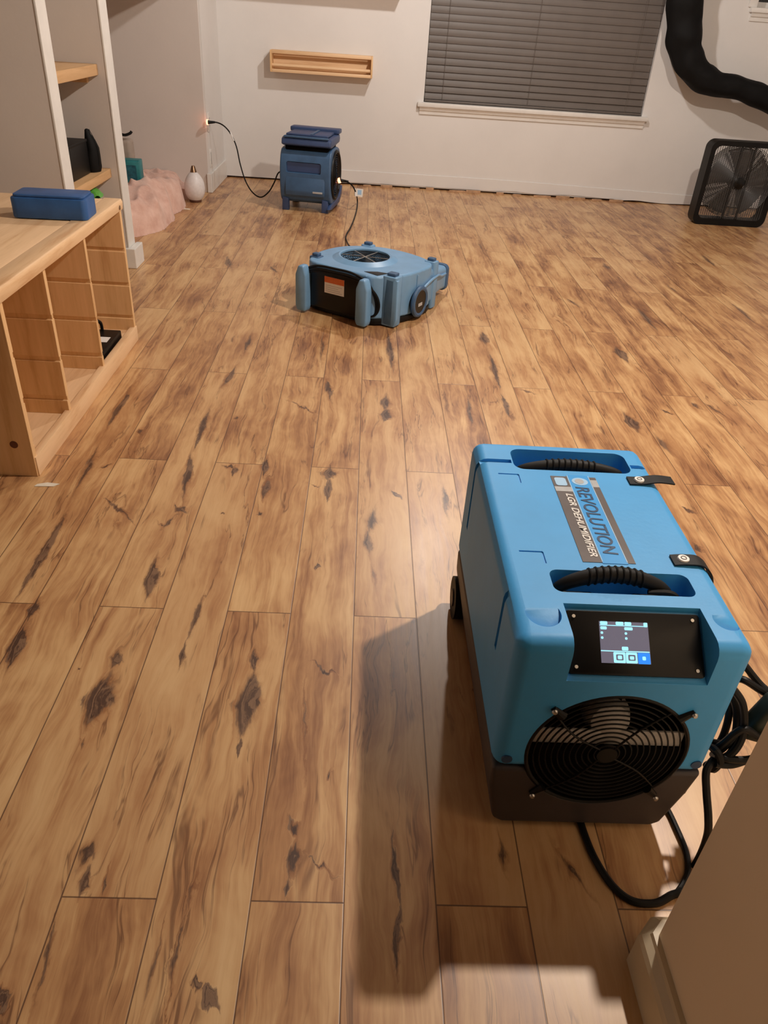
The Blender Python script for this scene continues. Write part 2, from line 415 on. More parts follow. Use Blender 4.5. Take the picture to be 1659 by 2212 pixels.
M_['grey'] = plastic('grey_print', srgb(96, 90, 90), 0.35, 0.08, 30, 0.0)
M_['lgrey'] = plastic('silver_print', srgb(178, 182, 186), 0.3, 0.1, 60, 0.0)
M_['bluep'] = plastic('bright_blue_print', srgb(60, 160, 235), 0.35, 0.04, 20, 0.0)
M_['lblue'] = plastic('pale_blue_print', srgb(165, 205, 240), 0.35, 0.04, 20, 0.0)
M_['ink'] = plastic('navy_print', srgb(30, 66, 104), 0.4, 0.1, 60, 0.0)
M_['orange'] = plastic('orange_print', srgb(214, 108, 52), 0.4, 0.08, 60, 0.0)
M_['pale_inside'] = plastic('pale_fan_parts', srgb(205, 200, 196), 0.5, 0.12, 80, 0.0)  # pale colour makes the bar and motor look lit inside the shaded opening
M_['duct'] = plastic('black_duct_fabric', srgb(13, 13, 14), 0.75, 0.3, 14, 0.3, spec=0.2)
M_['teal'] = plastic('teal_card', srgb(36, 122, 128), 0.5, 0.2, 25, 0.0)
M_['green'] = plastic('green_wrap', srgb(84, 158, 62), 0.45, 0.2, 30, 0.0)
M_['box'] = plastic('blue_board', srgb(46, 92, 152), 0.5, 0.22, 12, 0.0)
M_['bag'] = plastic('grey_bag', srgb(160, 146, 134), 0.7, 0.1, 20, 0.1)
M_['blind'] = plastic('blind_slat', srgb(98, 90, 85), 0.5, 0.08, 6, 0.0)
M_['scrap'] = plastic('paper_scrap', srgb(230, 222, 205), 0.6, 0.1, 40, 0.0)
M_['wood_scrap'] = plastic('splintered_wood', srgb(188, 150, 116), 0.7, 0.25, 30, 0.0)
M_['copper'] = plastic('bronze_cap', srgb(150, 122, 98), 0.3, 0.2, 30, 0.0, 0.9)
M_['ceramic'] = plastic('speckled_ceramic', srgb(226, 222, 222), 0.4, 0.06, 60, 0.1)
M_['darkwood'] = plastic('dark_wood_foot', srgb(84, 50, 34), 0.5, 0.15, 30, 0.0)
M_['glow'] = emit('lit_plug', (1.0, 0.28, 0.12, 1), 6)
M_['lamp'] = emit('lamp_glass', (1.0, 0.9, 0.78, 1), 4)
M_['scr'] = emit('screen_grey', srgb(104, 100, 118), 0.85)
M_['scr_w'] = emit('screen_white', srgb(165, 240, 255), 1.1)
M_['scr_b'] = emit('screen_blue', srgb(0, 140, 255), 1.0)
def pane():
    t = NT('night_glass'); t.set(srgb(20, 22, 26), 0.06, 0, 0.5); n = t.noise(t.coord(), 4, 2)
    t.put(t.bsdf.inputs['Roughness'], t.math('MULTIPLY_ADD', n, 0.04, 0.04)); return t.m
M_['glass'] = pane()
def fleece():
    t = NT('pink_fleece'); co = t.coord(); n = t.noise(co, 14, 4, 0.6)
    c = t.ramp(n, [(0.3, srgb(212, 168, 152)), (0.7, srgb(238, 204, 190))])
    t.bump(t.noise(co, 160, 4, 0.7), 0.7, 0.004); t.bsdf.inputs['Sheen Weight'].default_value = 0.3
    return t.set(c, 0.9, 0, 0.1)
M_['fleece'] = fleece()

# ------------------------------------------------------------------ room shell
YB = 6.28; XR = 3.5; XL = -1.10; ZC = 2.40; YN = -1.6; XFAR = -2.6
fl = bmesh.new(); fr_ = [[fl.verts.new((X, Y, 0)) for X in (XFAR, XR)] for Y in BANDS]
for i_, (a, b_) in enumerate(zip(fr_, fr_[1:])):
    f_ = fl.faces.new((a[0], a[1], b_[1], b_[0])); f_.material_index = i_
def quad(bm, *v):
    return bm.faces.new([bm.verts.new(p) for p in v])
quad(fl, (XFAR, BANDS[0], -.06), (XFAR, BANDS[-1], -.06), (XR, BANDS[-1], -.06), (XR, BANDS[0], -.06))
me_ = bpy.data.meshes.new('floor'); fl.to_mesh(me_); fl.free(); tag(link('floor', me_, FLOORM), kind='structure')
struct('ceiling', B((XFAR, XR, YN, YB+0.15, ZC, ZC+0.08)), M_['ceil'])
# back wall with the window opening
WX0, WX1, WZ0, WZ1 = 0.389, 2.028, 0.600, 2.05
V0, V1, V2, V3 = 2.66, 3.35, 1.315, 2.05
struct('wall_back', B((XFAR, WX0, YB, YB+0.15, 0.012, ZC), (WX0, WX1, YB, YB+0.15, 0.012, WZ0-0.03), (WX0, WX1, YB, YB+0.15, WZ1, ZC), (WX1, V0, YB, YB+0.15, 0.012, ZC),
       (V0, V1, YB, YB+0.15, 0.012, V2-0.03), (V0, V1, YB, YB+0.15, V3, ZC), (V1, XR, YB, YB+0.15, 0.012, ZC)), M_['wall'])
struct('wall_right', B((XR, XR+0.12, YN, YB+0.15, 0, ZC)), M_['wall'])
M_['dim'] = wall_mat('dark_unseen_wall', srgb(84, 72, 64))  # unseen wall behind the camera, coloured dark to cut bounce light
struct('wall_front', B((XFAR, XR, YN-0.12, YN, 0, ZC)), M_['dim'])
struct('wall_far_left', B((XFAR-0.12, XFAR, YN, YB+0.15, 0, ZC)), M_['wall'])
# block of wall filling the far left corner: its front faces the camera, its side faces the room
struct('wall_left', B((XFAR, XL-0.012, 5.672, 5.70, 0, ZC)), M_['wall_left'])
struct('wall_return', B((XL-0.10, XL, 5.675, YB, 0, ZC)), M_['wall'])
# bulkhead over the alcove (shades the top of the alcove wall)
struct('wall_bulkhead', B((XFAR, -1.14, 3.90, 5.672, 1.24, ZC)), M_['wall_left'])
# two stub walls of the shelf niche
def stub(name, y0, y1, x1):
    bm = B((XFAR, x1-0.006, y0, y1, 0, ZC)); struct(name, bm, M_['wall_left'])
    struct(name.replace('wall', 'trim'), B((x1-0.008, x1, y0-0.003, y1+0.003, 0, ZC), bev=0.002), M_['trim'])
stub('wall_niche_near', 3.062, 3.148, -1.142)
stub('wall_niche_far', 3.785, 3.885, -1.150)
struct('baseboard_niche', prism([(-1.30, 3.784), (-1.30, 3.760), (-1.118, 3.760), (-1.118, 3.905), (-1.149, 3.905), (-1.149, 3.784)], 'z', 0, 0.095, bev=0.004), M_['trim'])
struct('baseboard_return', B((XL, XL+0.014, 5.66, YB, 0, 0.125), (XL-0.02, XL+0.014, 5.655, 5.672, 0, 0.125), bev=0.004), M_['trim'])
# wall line left where the back baseboard was pulled off: lower strip stands slightly proud
rg = bmesh.new(); n = 90; rows = []
for i in range(n+1):
    X = -0.28+i*(2.62-(-0.28))/n
    zt = 0.105-0.018*max(0, (X-1.0))+0.0025*noise.noise(Vector((X*9, 1, 0)))
    zb = 0.020+0.010*noise.noise(Vector((X*4, 7, 0)))-(0.012 if X > 1.95 else 0)
    rows.append([rg.verts.new((X, YB-0.006, zb)), rg.verts.new((X, YB-0.006, zt-0.003)), rg.verts.new((X, YB-0.0005, zt)), rg.verts.new((X, YB+0.002, zb))])
for a, b_ in zip(rows, rows[1:]):
    for k in range(4): rg.faces.new((a[k], b_[k], b_[(k+1) % 4], a[(k+1) % 4]))
struct('trim_back', rg, M_['wall'])
for i in range(13):
    X = 0.02+i*0.165+random.uniform(-.04, .04); L = random.uniform(0.05, 0.15)
    pts = [(X-L/2, -0.008), (X-L/4, -0.014*random.random()-0.008), (X+L/3, -0.012), (X+L/2, -0.004), (X+L/3, 0.006), (X-L/4, 0.004)]
    bm = prism([(p[0], p[1]+YB-0.028) for p in pts], 'z', 0.0005, 0.010+0.010*random.random())
    tag(obj('wood_splinter', bm, M_['wood_scrap'], smooth=False), 'torn splinter of wood and plaster along the foot of the back wall', 'debris', 'splinters along the foot of the back wall')
# small lump of torn plaster where the strip starts
# near wall corner on the right with bevel-topped baseboard
NX, NY = 0.447, 0.545; cc = 0.014
struct('wall_near_right', prism([(NX, -1.6), (NX, NY-cc), (NX+cc, NY), (1.5, NY), (1.5, -1.6)], 'z', 0, ZC), M_['tan'])
def bboard(path, h, t_):
    bm = bmesh.new(); rings = []
    for (x, y, nx, ny) in path:
        prof = [(0, 0), (t_, 0), (t_, h-0.022), (t_*0.85, h-0.014), (t_*0.45, h-0.006), (t_*0.35, h), (0, h)]
        rings.append([bm.verts.new((x+nx*d, y+ny*d, z)) for d, z in prof])
    for a, b_ in zip(rings, rings[1:]):
        k = len(a)
        for i in range(k): bm.faces.new((a[i], a[(i+1) % k], b_[(i+1) % k], b_[i]))
    bm.faces.new(rings[0]); bm.faces.new(rings[-1][::-1]); return bm
s2 = math.tan(math.radians(22.5))
M_['tan_trim'] = plastic('tan_trim', srgb(214, 198, 168), 0.4, 0.05, 12, 0.05)
struct('baseboard_near_right', bboard([(NX, -1.55, -1, 0), (NX, NY-cc, -1, s2), (NX+cc, NY, -s2, 1), (1.5, NY, 0, 1)], 0.088, 0.022), M_['tan_trim'])

# window with blind
def window(n, x0, x1, z0, z1, sill=True):
    fr = thing('window_%d' % n, None, None, ((x0+x1)/2, YB, z0)); tag(fr, kind='structure')
    X = (x0+x1)/2
    obj('window_frame', B((x0-X, x0-X+0.035, 0.07, 0.11, 0, z1-z0), (x1-X-0.035, x1-X, 0.07, 0.11, 0, z1-z0), (x0-X, x1-X, 0.07, 0.11, 0, 0.035), (x0-X, x1-X, 0.07, 0.11, z1-z0-.035, z1-z0), (-0.015, 0.015, 0.07, 0.11, 0, z1-z0)), M_['trim'], fr)
    obj('glass', B((x0-X, x1-X, 0.088, 0.094, 0, z1-z0)), M_['glass'], fr)
    obj('window_sill', join(B((x0-X-0.045, x1-X+0.04, -0.042, 0.07, -0.03, 0.0), bev=0.005), prism([(0, -0.03), (-0.03, -0.03), (-0.022, -0.052), (-0.012, -0.058), (-0.010, -0.08), (0, -0.08)], 'x', x0-X-0.028, x1-X+0.024)), M_['trim'], fr)
    return fr
window(1, WX0, WX1, WZ0, WZ1)
w2 = window(2, V0, V1, V2, V3)
obj('window_casing', B((V0-0.06-3.005, V0-3.005, -0.014, 0.0, -0.0, 0.75), bev=0.003), M_['trim'], w2)
bl = thing('window_blind', 'closed brown-grey slatted blind covering the big window', 'blind', ((WX0+WX1)/2, YB+0.03, WZ0))
hw = (WX1-WX0)/2-0.006
pitch = 0.0445; nsl = int((WZ1-WZ0-0.06)/pitch)
for i in range(nsl):
    z = 0.045+i*pitch
    a = math.radians(70+11*min(1, i/8)+random.uniform(-2.5, 2.5)*(1 if i < 8 else 0.15))
    pr = []
    for k in range(7):
        s = (k/6-0.5)*0.052; cv = 0.0035*(1-(2*k/6-1)**2)
        pr.append((s*math.cos(a)-cv*math.sin(a), z+s*math.sin(a)+cv*math.cos(a)))
    pr2 = [(p[0]+0.0022*math.sin(a), p[1]-0.0022*math.cos(a)) for p in pr[::-1]]
    sag = random.uniform(-0.0012, 0.0012)
    bm = prism(pr+pr2, 'x', -hw, hw)
    for v in bm.verts: v.co.z += sag*(v.co.x/hw)
    obj('slat', bm, M_['blind'], bl)
obj('bottom_rail', B((-hw, hw, -0.026, 0.022, 0.003, 0.018), bev=0.004), M_['blind'], bl)
obj('head_rail', B((-hw, hw, -0.028, 0.025, WZ1-WZ0-0.05, WZ1-WZ0-0.002), bev=0.004), M_['blind'], bl)
for xx in (-hw+0.13, -0.05, hw-0.13):
    obj('lift_cord', cyl((xx, -0.026, 0.015), (xx, -0.026, WZ1-WZ0-0.03), 0.0012, seg=6), M_['blind'], bl)

# outlets on the return wall
def outlet(y, z, label):
    t = thing('wall_outlet', label, 'outlet', (XL, y, z))
    obj('cover_plate', B((0, 0.006, -0.035, 0.035, -0.058, 0.058), bev=0.002), M_['trim'], t)
    for dz in (-0.022, 0.022):
        s = obj('socket', prism(rrect(-0.016, 0.016, dz-0.014, dz+0.014, 0.008), 'x', 0.0055, 0.0075), M_['trim'], t)
        for dy in (-0.006, 0.006): obj('slot', B((0.0074, 0.0079, dy-0.001, dy+0.001, dz-0.005, dz+0.005)), M_['void'], s)
    return t
outlet(5.735, 0.440, 'white wall outlet with the glowing plug in the far left corner')
t = thing('wall_vent', 'narrow dark slotted plate low on the far left corner wall', 'vent', (XL, 5.73, 0.215))
obj('vent_frame', B((0, 0.006, -0.030, 0.030, -0.055, 0.055), bev=0.002), M_['trim'], t)
obj('vent_slot', B((0.0058, 0.0068, -0.012, -0.004, -0.038, 0.038)), M_['grey'], t)

# ceiling lamps (above the frame, they light the room)
for k, (loc, pw, c) in enumerate(LAMPS):
    t = thing('ceiling_light', ['round flush ceiling lamp above the middle of the room, above the big dehumidifier', 'round flush ceiling lamp near the back wall window'][k], 'lamp', (loc[0], loc[1], ZC))
    obj('lamp_base', cyl((0, 0, 0), (0, 0, -0.02), 0.09, seg=32), M_['trim'], t)
    obj('lamp_glass', lathe([(0.02, -0.02), (0.022, -0.02), (0.075, -0.022), (0.072, -0.020)], 32), M_['lamp'], t)
    bpy.context.view_layer.update()

# ------------------------------------------------------------------ wall racks
def rack(x0, x1, z0, z1, d, label):
    X = (x0+x1)/2; hw_ = (x1-x0)/2; H = z1-z0; th = 0.012
    t = thing('wall_rack', label, 'shelf', (X, YB, z0))
    for s in (-1, 1):
        obj('side_panel', B((min(s*hw_, s*(hw_-th)), max(s*hw_, s*(hw_-th)), -d, 0, 0, H), bev=0.0015), M_['pine_z'], t)
    e = hw_-th
    obj('back_board', B((-e, e, -0.012, -0.001, 0.0, H)), M_['pine_x'], t)
    obj('shelf_board', B((-e, e, -d+0.012, -0.012, 0.0, 0.012)), M_['pine_x'], t)
    obj('rail', B((-e, e, -d+0.001, -d+0.012, H-0.020, H), bev=0.002), M_['pine_x'], t)
    obj('rail', B((-e, e, -d+0.001, -d+0.012, 0.0, 0.020), bev=0.002), M_['pine_x'], t)
    obj('dowel', cyl((-e, -d+0.026, 0.042), (e, -d+0.026, 0.042), 0.011, seg=16), M_['pine_x'], t)
    obj('top_board', B((-e, e, -d*0.5, -0.012, H-0.012, H), bev=0.001), M_['pine_x'], t)
    return t
rack(-0.722, 0.002, 0.735, 0.868, 0.13, 'open pine wall rack with two front rails left of the window')
rack(-0.95, 0.19, 1.262, 1.39, 0.185, 'longer pine rack mounted higher up, above the lower one')

# ------------------------------------------------------------------ niche shelves and what is on them
def board(z1, th, label, brk=True):
    t = thing('niche_shelf', label, 'shelf', (-1.19, 3.466, z1))
    obj('board', B((-0.40, 0, -0.316, 0.316, -th, 0), bev=0.002), M_['shelf'], t)
    if brk: obj('bracket', B((-0.30, -0.045, 0.29, 0.316, -th-0.03, -th), bev=0.002), M_['shelf'], t)
    return t
board(0.868, 0.042, 'empty wooden shelf board, the upper one in the niche')
board(0.452, 0.038, 'wooden shelf board holding the black box, low in the niche')
t = thing('document_box', 'black open box standing on the lower niche shelf', 'box', (-1.40, 3.42, 0.452))
obj('box_body', B((-0.05, 0.165, -0.22, 0.22, 0, 0.135), bev=0.006), M_['black'], t)
obj('rim', B((-0.05, 0.167, -0.222, 0.222, 0.127, 0.139), bev=0.003), M_['rubber'], t)
t = thing('spray_bottle', 'tall black pointed pouch standing at the end of the black box', 'pouch', (-1.235, 3.69, 0.452))
bm = bmesh.new(); rings = []
for z, hx, hy, ox in ((0, .035, .05, 0), (.02, .042, .06, 0), (.07, .04, .058, .002), (.105, .038, .045, .004), (.14, .028, .036, -.002), (.165, .016, .024, -.010), (.182, .012, .016, -.012), (.187, .006, .008, -.012)):
    rings.append([bm.verts.new((ox+hx*math.cos(a)*(0.85+0.15*abs(math.cos(2*a))), hy*math.sin(a), z)) for a in [2*PI*k/20 for k in range(20)]])
for a, b_ in zip(rings, rings[1:]):
    for k in range(20): bm.faces.new((a[k], a[(k+1) % 20], b_[(k+1) % 20], b_[k]))
bm.faces.new(rings[0]); bm.faces.new(rings[-1])
t.name = 'black_pouch'; t.scale = (0.80, 0.80, 0.92)
obj('pouch_body', bm, M_['duct'], t); obj('seam', tube([(0.036, -0.02, 0.01), (0.042, -0.02, 0.07), (0.034, -0.014, 0.13), (0.0, 0, 0.186)], 0.0016, 6), M_['rubber'], t)
t = thing('storage_bin', 'pale storage bin under the lower niche shelf', 'bin', (-1.36, 3.46, 0))
obj('bin_body', B((-0.20, 0.14, -0.24, 0.24, 0, 0.335), bev=0.012), M_['bag'], t); obj('rim', B((-0.207, 0.147, -0.247, 0.247, 0.320, 0.345), bev=0.005), M_['bag'], t)
def leafpack(name, mat, c, L, Wd, h, rz, label, cat, tilt=0.0):
    bm = bmesh.new(); nu, nv = 16, 8; G = []
    for i in range(nu+1):
        u = i/nu; wdt = Wd*math.sin(PI*min(max(u, 0.02), 0.98))**0.55
        G.append([bm.verts.new((L*(u-0.5), wdt*(j/nv-0.5), h*(1-(2*j/nv-1)**2)**0.6*math.sin(PI*min(max(u, .02), .98))**0.4+0.003*noise.noise(Vector((u*6, j, 0))))) for j in range(nv+1)])
    for i in range(nu):
        for j in range(nv): bm.faces.new((G[i][j], G[i+1][j], G[i+1][j+1], G[i][j+1]))
    edge = [g[0] for g in G]+[g[-1] for g in G[::-1]]
    bm.faces.new(edge[::-1])
    o = obj(name, bm, mat); o.location = c; o.rotation_euler = (0, tilt, rz); return tag(o, label, cat)
leafpack('green_packet', M_['green'], (-1.245, 3.58, 0.3795), 0.24, 0.12, 0.028, -0.9, 'green crinkled packet lying under the lower niche shelf', 'packet')
leafpack('navy_packet', M_['navy'], (-1.32, 3.33, 0.3455), 0.24, 0.14, 0.045, 0.5, 'dark blue packet under the green one in the niche', 'packet')
leafpack('green_packet_shade', plastic('dark_green_shade', srgb(52, 78, 40), 0.6, 0.2, 30, 0), (-1.26, 3.56, 0.3455), 0.26, 0.15, 0.032, -0.8, 'dark green shape standing for the shade beneath the bright green packet', 'packet')  # added shape, coloured as the shadow under the green packet

# ------------------------------------------------------------------ pine storage frame
CXF, CY0, CY1, CZ = -0.874, 1.787, 2.832, 0.52
DEP = 0.44
t = thing('storage_unit', 'low pine storage unit with slotted dividers and no bins', 'cabinet', (CXF, (CY0+CY1)/2, 0))
yc = (CY0+CY1)/2; a0, a1 = CY0-yc, CY1-yc
def panel(y0, y1, name, ends=False):
    o = obj(name, B((-DEP+0.01, 0 if ends else -0.004, y0, y1, 0 if ends else 0.045, CZ-0.032), bev=0.0015), M_['pine_z'], t)
    cuts = []
    for z in (0.348, 0.222, 0.097):
        cuts.append(B((-DEP+0.03, 0.02, y0-0.02, y0+0.0045, z-0.007, z+0.007)))
        cuts.append(B((-DEP+0.03, 0.02, y1-0.0045, y1+0.02, z-0.007, z+0.007)))
    if ends: cuts = cuts[0::2] if y0 > 0 else cuts[1::2]
    carve(o, cuts, 0.0012, 1); return o
panel(a0, a0+0.020, 'end_panel', True)
panel(a1-0.020, a1, 'end_panel', True)
for yy in (2.084, 2.428):
    panel(yy-yc-0.001, yy-yc+0.017, 'divider')
obj('top_board', B((-DEP, -0.060, a0, a1, CZ-0.030, CZ-0.002), bev=0.002), M_['pine_y'], t)
rl = prism([(-0.058, CZ-0.032), (0.004, CZ-0.036), (0.006, CZ-0.010), (0.002, CZ), (-0.058, CZ)], 'y', a0-0.002, a1+0.012, bev=0.003)
fr = obj('front_rail', rl, M_['pine_y'], t)
obj('knot', cyl((0.0055, a1-0.030, CZ-0.022), (0.0068, a1-0.030, CZ-0.022), 0.0075, seg=16), plastic('knot_wood', srgb(120, 92, 66), 0.6, 0.2, 60, 0), t)
obj('bottom_board', B((-DEP+0.01, -0.018, a0+0.02, a1-0.02, 0.035, 0.045)), M_['pine_y'], t)
obj('bottom_rail', B((-0.018, 0.004, a0+0.004, a1, 0.0, 0.058), bev=0.002), M_['pine_y'], t)
obj('back_board', B((-DEP, -DEP+0.01, a0, a1, 0, CZ-0.03)), M_['pine_z'], t)
obj('knot', cyl((-0.045, a0-0.0006, 0.098), (-0.045, a0+0.002, 0.098), 0.011, seg=16), plastic('dark_knot', srgb(96, 52, 32), 0.6, 0.2, 60, 0), t)
# small black device left in the last compartment
t = thing('charger_case', 'small black case with a white label inside the far compartment', 'case', (-0.955, 2.60, 0.045))
obj('case_body', B((-0.06, 0.055, -0.11, 0.13, 0, 0.030), bev=0.004), M_['black'], t)
obj('label', B((-0.005, 0.04, 0.0, 0.05, 0.0302, 0.0308)), M_['white'], t)
obj('handle', tube([(-0.03, 0.06, 0.028), (-0.03, 0.07, 0.06), (-0.02, 0.09, 0.075), (-0.01, 0.11, 0.06), (-0.01, 0.115, 0.028)], 0.006, 8), M_['black'], t)
# blue box on top
t = thing('blue_box', 'blue rounded box lying on top of the pine frame', 'box', (-0.985, 2.545, CZ), math.radians(3))
obj('box_body', prism(rrect(-0.125, 0.105, -0.062, 0.062, 0.018), 'z', 0, 0.062, bev=0.005), M_['box'], t)
obj('lid', prism(rrect(-0.118, 0.098, -0.055, 0.055, 0.016), 'z', 0.0622, 0.070, bev=0.003), M_['box'], t)
bm = prism([(0, 0), (0.05, 0.004), (0.062, 0.018), (0.028, 0.022), (0.004, 0.012)], 'z', 0, 0.0012)
o = obj('paper_scrap', bm, M_['scrap'], smooth=False); o.location = (-0.865, 1.735, 0.0003); tag(o, 'white paper scrap by the near foot of the pine frame', 'paper')
o = obj('paper_scrap', prism([(0, 0), (0.045, -0.004), (0.052, 0.012), (0.012, 0.020)], 'z', 0, 0.004), M_['scrap'], smooth=False); o.location = (-1.185, 5.10, 0.0003); tag(o, 'small pale chip on the floor in front of the white vase', 'debris')

# ------------------------------------------------------------------ vase-like diffuser
t = thing('aroma_diffuser', 'white egg-shaped diffuser with a bronze cap in the left corner', 'diffuser', (-1.145, 5.35, 0))
obj('foot', lathe([(0, 0), (0.036, 0), (0.040, 0.004), (0.040, 0.015), (0, 0.015)]), M_['darkwood'], t)
obj('body', lathe([(0, .0152), (.040, .0152), (.052, .028), (.064, .055), (.068, .085), (.065, .115), (.055, .142), (.040, .165), (.025, .180), (.020, .184), (0, .184)], 40), M_['ceramic'], t)
obj('cap', lathe([(0, .1842), (.022, .1842), (.019, .195), (.013, .215), (.010, .222), (0, .222)]), M_['copper'], t)

# ------------------------------------------------------------------ fleece blanket heap
bm = bmesh.new(); NXg, NYg = 90, 130
bx0, bx1, by0, by1 = -1.80, -1.10, 4.22, 5.668
lum = [(-1.42, 4.72, 0.26, 0.42, 0.20), (-1.40, 5.12, 0.22, 0.34, 0.17), (-1.48, 5.50, 0.22, 0.30, 0.13), (-1.50, 4.45, 0.22, 0.24, 0.13), (-1.62, 4.95, 0.25, 0.6, 0.24), (-1.33, 5.52, 0.14, 0.20, 0.06)]
G = []
for i in range(NXg+1):
    rowv = []
    for j in range(NYg+1):
        X = bx0+(bx1-bx0)*i/NXg; Y = by0+(by1-by0)*j/NYg
        wx = X+0.035*noise.noise(Vector((X*5, Y*5, 3))); wy = Y+0.06*noise.noise(Vector((X*4, Y*4, 9)))
        h = 0
        for cx, cy, rx, ry, hh in lum:
            d = ((wx-cx)/rx)**2+((wy-cy)/ry)**2
            if d < 1: h = max(h, hh*(1-d**2.2)**0.5)
        f = noise.noise(Vector((X*3+Y*2.2, Y*7-X*5, 0.5))); f2 = 1-abs(noise.noise(Vector((X*7+2, Y*5.5+X*6, 4))))*2
        z = h*(0.86+0.25*f)+0.035*max(0, f2)*min(1, h*9)
        fr2 = math.sin(9*(wx*1.5+wy)+3.5*noise.noise(Vector((X*2, Y*2, 5))))
        z += 0.028*max(0, fr2)**1.5*min(1, h*10)
        if -1.58 < X < -1.33 and 4.84 < Y < 5.01: z = min(z, 0.181)
        if -1.66 < X < -1.40 and 4.97 < Y < 5.12: z = min(z, 0.176)
        rowv.append(bm.verts.new((X, Y, z if h > 0.004 else -0.02)))
    G.append(rowv)
for i in range(NXg):
    for j in range(NYg):
        q = (G[i][j], G[i+1][j], G[i+1][j+1], G[i][j+1])
        if max(v.co.z for v in q) > 0: bm.faces.new(q)
bmesh.ops.delete(bm, geom=[v for v in bm.verts if not v.link_faces], context='VERTS')
for v in bm.verts: v.co.z = max(v.co.z, 0.0005)
bl_o = obj('fleece_blanket', bm, M_['fleece'], angle=80)
sol = bl_o.modifiers.new('s', 'SOLIDIFY'); sol.thickness = 0.0; bl_o.modifiers.clear()
tag(bl_o, 'crumpled pink fleece blanket heaped on the floor in the alcove', 'blanket')
# carton, bag
t = thing('teal_carton', 'teal printed carton on top of the pink blanket', 'box', (-1.42, 4.92, 0.183), math.radians(4))
obj('carton_body', B((-0.085, 0.055, -0.05, 0.05, 0, 0.125), bev=0.006), M_['teal'], t)
obj('print', B((-0.030, 0.035, -0.0512, -0.0505, 0.02, 0.10), bev=0), plastic('dark_teal_print', srgb(22, 92, 108), 0.4, 0.4, 50, 0), t)
obj('flap', B((-0.030, 0.052, -0.045, 0.0, 0.125, 0.128)), M_['teal'], t)
t = thing('tote_bag', 'grey tote bag with a dark strap behind the teal carton', 'bag', (-1.52, 5.05, 0.18))
obj('bag_body', B((-0.10, 0.08, -0.05, 0.05, 0, 0.22), bev=0.02, seg=3), M_['bag'], t)
obj('strap', tube([(-0.07, -0.03, 0.20), (-0.03, -0.04, 0.30), (0.01, -0.045, 0.262), (0.05, -0.045, 0.246), (0.085, -0.04, 0.256), (0.095, -0.035, 0.268)], lambda s, a: 0.009*(0.6+0.4*abs(math.cos(a))), 8), M_['rubber'], t)

# ------------------------------------------------------------------ the big dehumidifier
DX0, DX1, DY0, DY1, DZ = 0.233, 0.572, 0.748, 1.332, 0.42
cx, cy = (DX0+DX1)/2, (DY0+DY1)/2
dh = thing('dehumidifier', 'big blue dehumidifier with a lit screen and round fan grille, standing on the planks', 'dehumidifier', (cx, cy, 0))
hx, hy = (DX1-DX0)/2, (DY1-DY0)/2
def dl(X, Y): return X-cx, Y-cy
body = obj('shell', B((-hx, hx, -hy, hy, 0.150, DZ), bev=0.022, seg=4), [M_['blue']], dh)
cuts = []
# front handle well, back handle well
x0, y0 = dl(0.306, 0.860); x1, y1 = dl(0.524, 0.914)
cuts.append(prism(rrect(x0, x1, y0, y1, 0.014), 'z', DZ-0.050, DZ+0.02))
x0, y0 = dl(0.303, 1.222); x1, y1 = dl(0.530, 1.300)
cuts.append(prism(rrect(x0, x1, y0, y1, 0.020), 'z', DZ-0.085, DZ+0.02))
# sloping screen recess across the front edge
px0, px1 = 0.313-cx, 0.517-cx
cuts.append(prism([(-hy-0.02, 0.345), (-hy+0.010, 0.352), (-hy+0.086, 0.410), (-hy+0.086, DZ+0.02), (-hy-0.02, DZ+0.02)], 'x', px0, px1))
# fan opening
FC = (0.405-cx, 0.197); FR = 0.126
cuts.append(cyl((FC[0], -hy-0.03, FC[1]), (FC[0], -hy+0.09, FC[1]), FR, seg=64))
# groove before the back handle
for (ax, bx) in ((-0.20, 0.300-cx), (0.533-cx, 0.20)):
    cuts.append(B((ax, bx, 1.243-cy, 1.256-cy, DZ-0.007, DZ+0.02)))
for sx in (-1, 1):
    cuts.append(B((min(sx*(hx-0.006), sx*(hx+0.02)), max(sx*(hx-0.006), sx*(hx+0.02)), 1.240-cy, 1.254-cy, 0.26, DZ+0.01)))
    cuts.append(B((min(sx*(hx-0.006), sx*(hx+0.02)), max(sx*(hx-0.006), sx*(hx+0.02)), 0.855-cy, 0.868-cy, 0.30, DZ-0.006)))
# crescent finger dips beside the screen
for X in (0.279, 0.548):
    c_ = cyl((0, 0, 0), (0, 0, 0.05), 0.026 if X < 0.4 else 0.020, seg=40)
    rot(c_, 'X', math.radians(24)); bmesh.ops.translate(c_, verts=c_.verts, vec=Vector((X-cx, 0.812-cy, DZ-0.0045))); cuts.append(c_)
# L shaped step marks on the top
for Y in (1.199, 0.957):
    cuts.append(B((0.268-cx, 0.306-cx, Y-cy, Y+0.0035-cy, DZ-0.002, DZ+0.01)))
    cuts.append(B((0.3035-cx, 0.307-cx, Y-0.028-cy, Y+0.002-cy, DZ-0.002, DZ+0.01)))
carve(body, cuts, 0.0028, 2)
base = obj('base', prism([(-hx+0.002, 0.152), (-hx+0.004, 0.10), (-hx+0.020, 0.022), (-hx+0.035, 0.012), (hx-0.050, 0.012), (hx-0.035, 0.022), (hx-0.012, 0.10), (hx-0.002, 0.152)], 'y', -hy+0.001, hy-0.004, bev=0.008, seg=3), [M_['base']], dh)
carve(base, [cyl((FC[0], -hy-0.03, FC[1]), (FC[0], -hy+0.09, FC[1]), FR, seg=64)], 0.002, 1)
for sx, sy in ((-0.115, -hy+0.05), (0.095, -hy+0.05)):
    obj('foot', cyl((sx, sy, 0.0), (sx, sy, 0.016), 0.018, seg=20), M_['rubber'], dh)
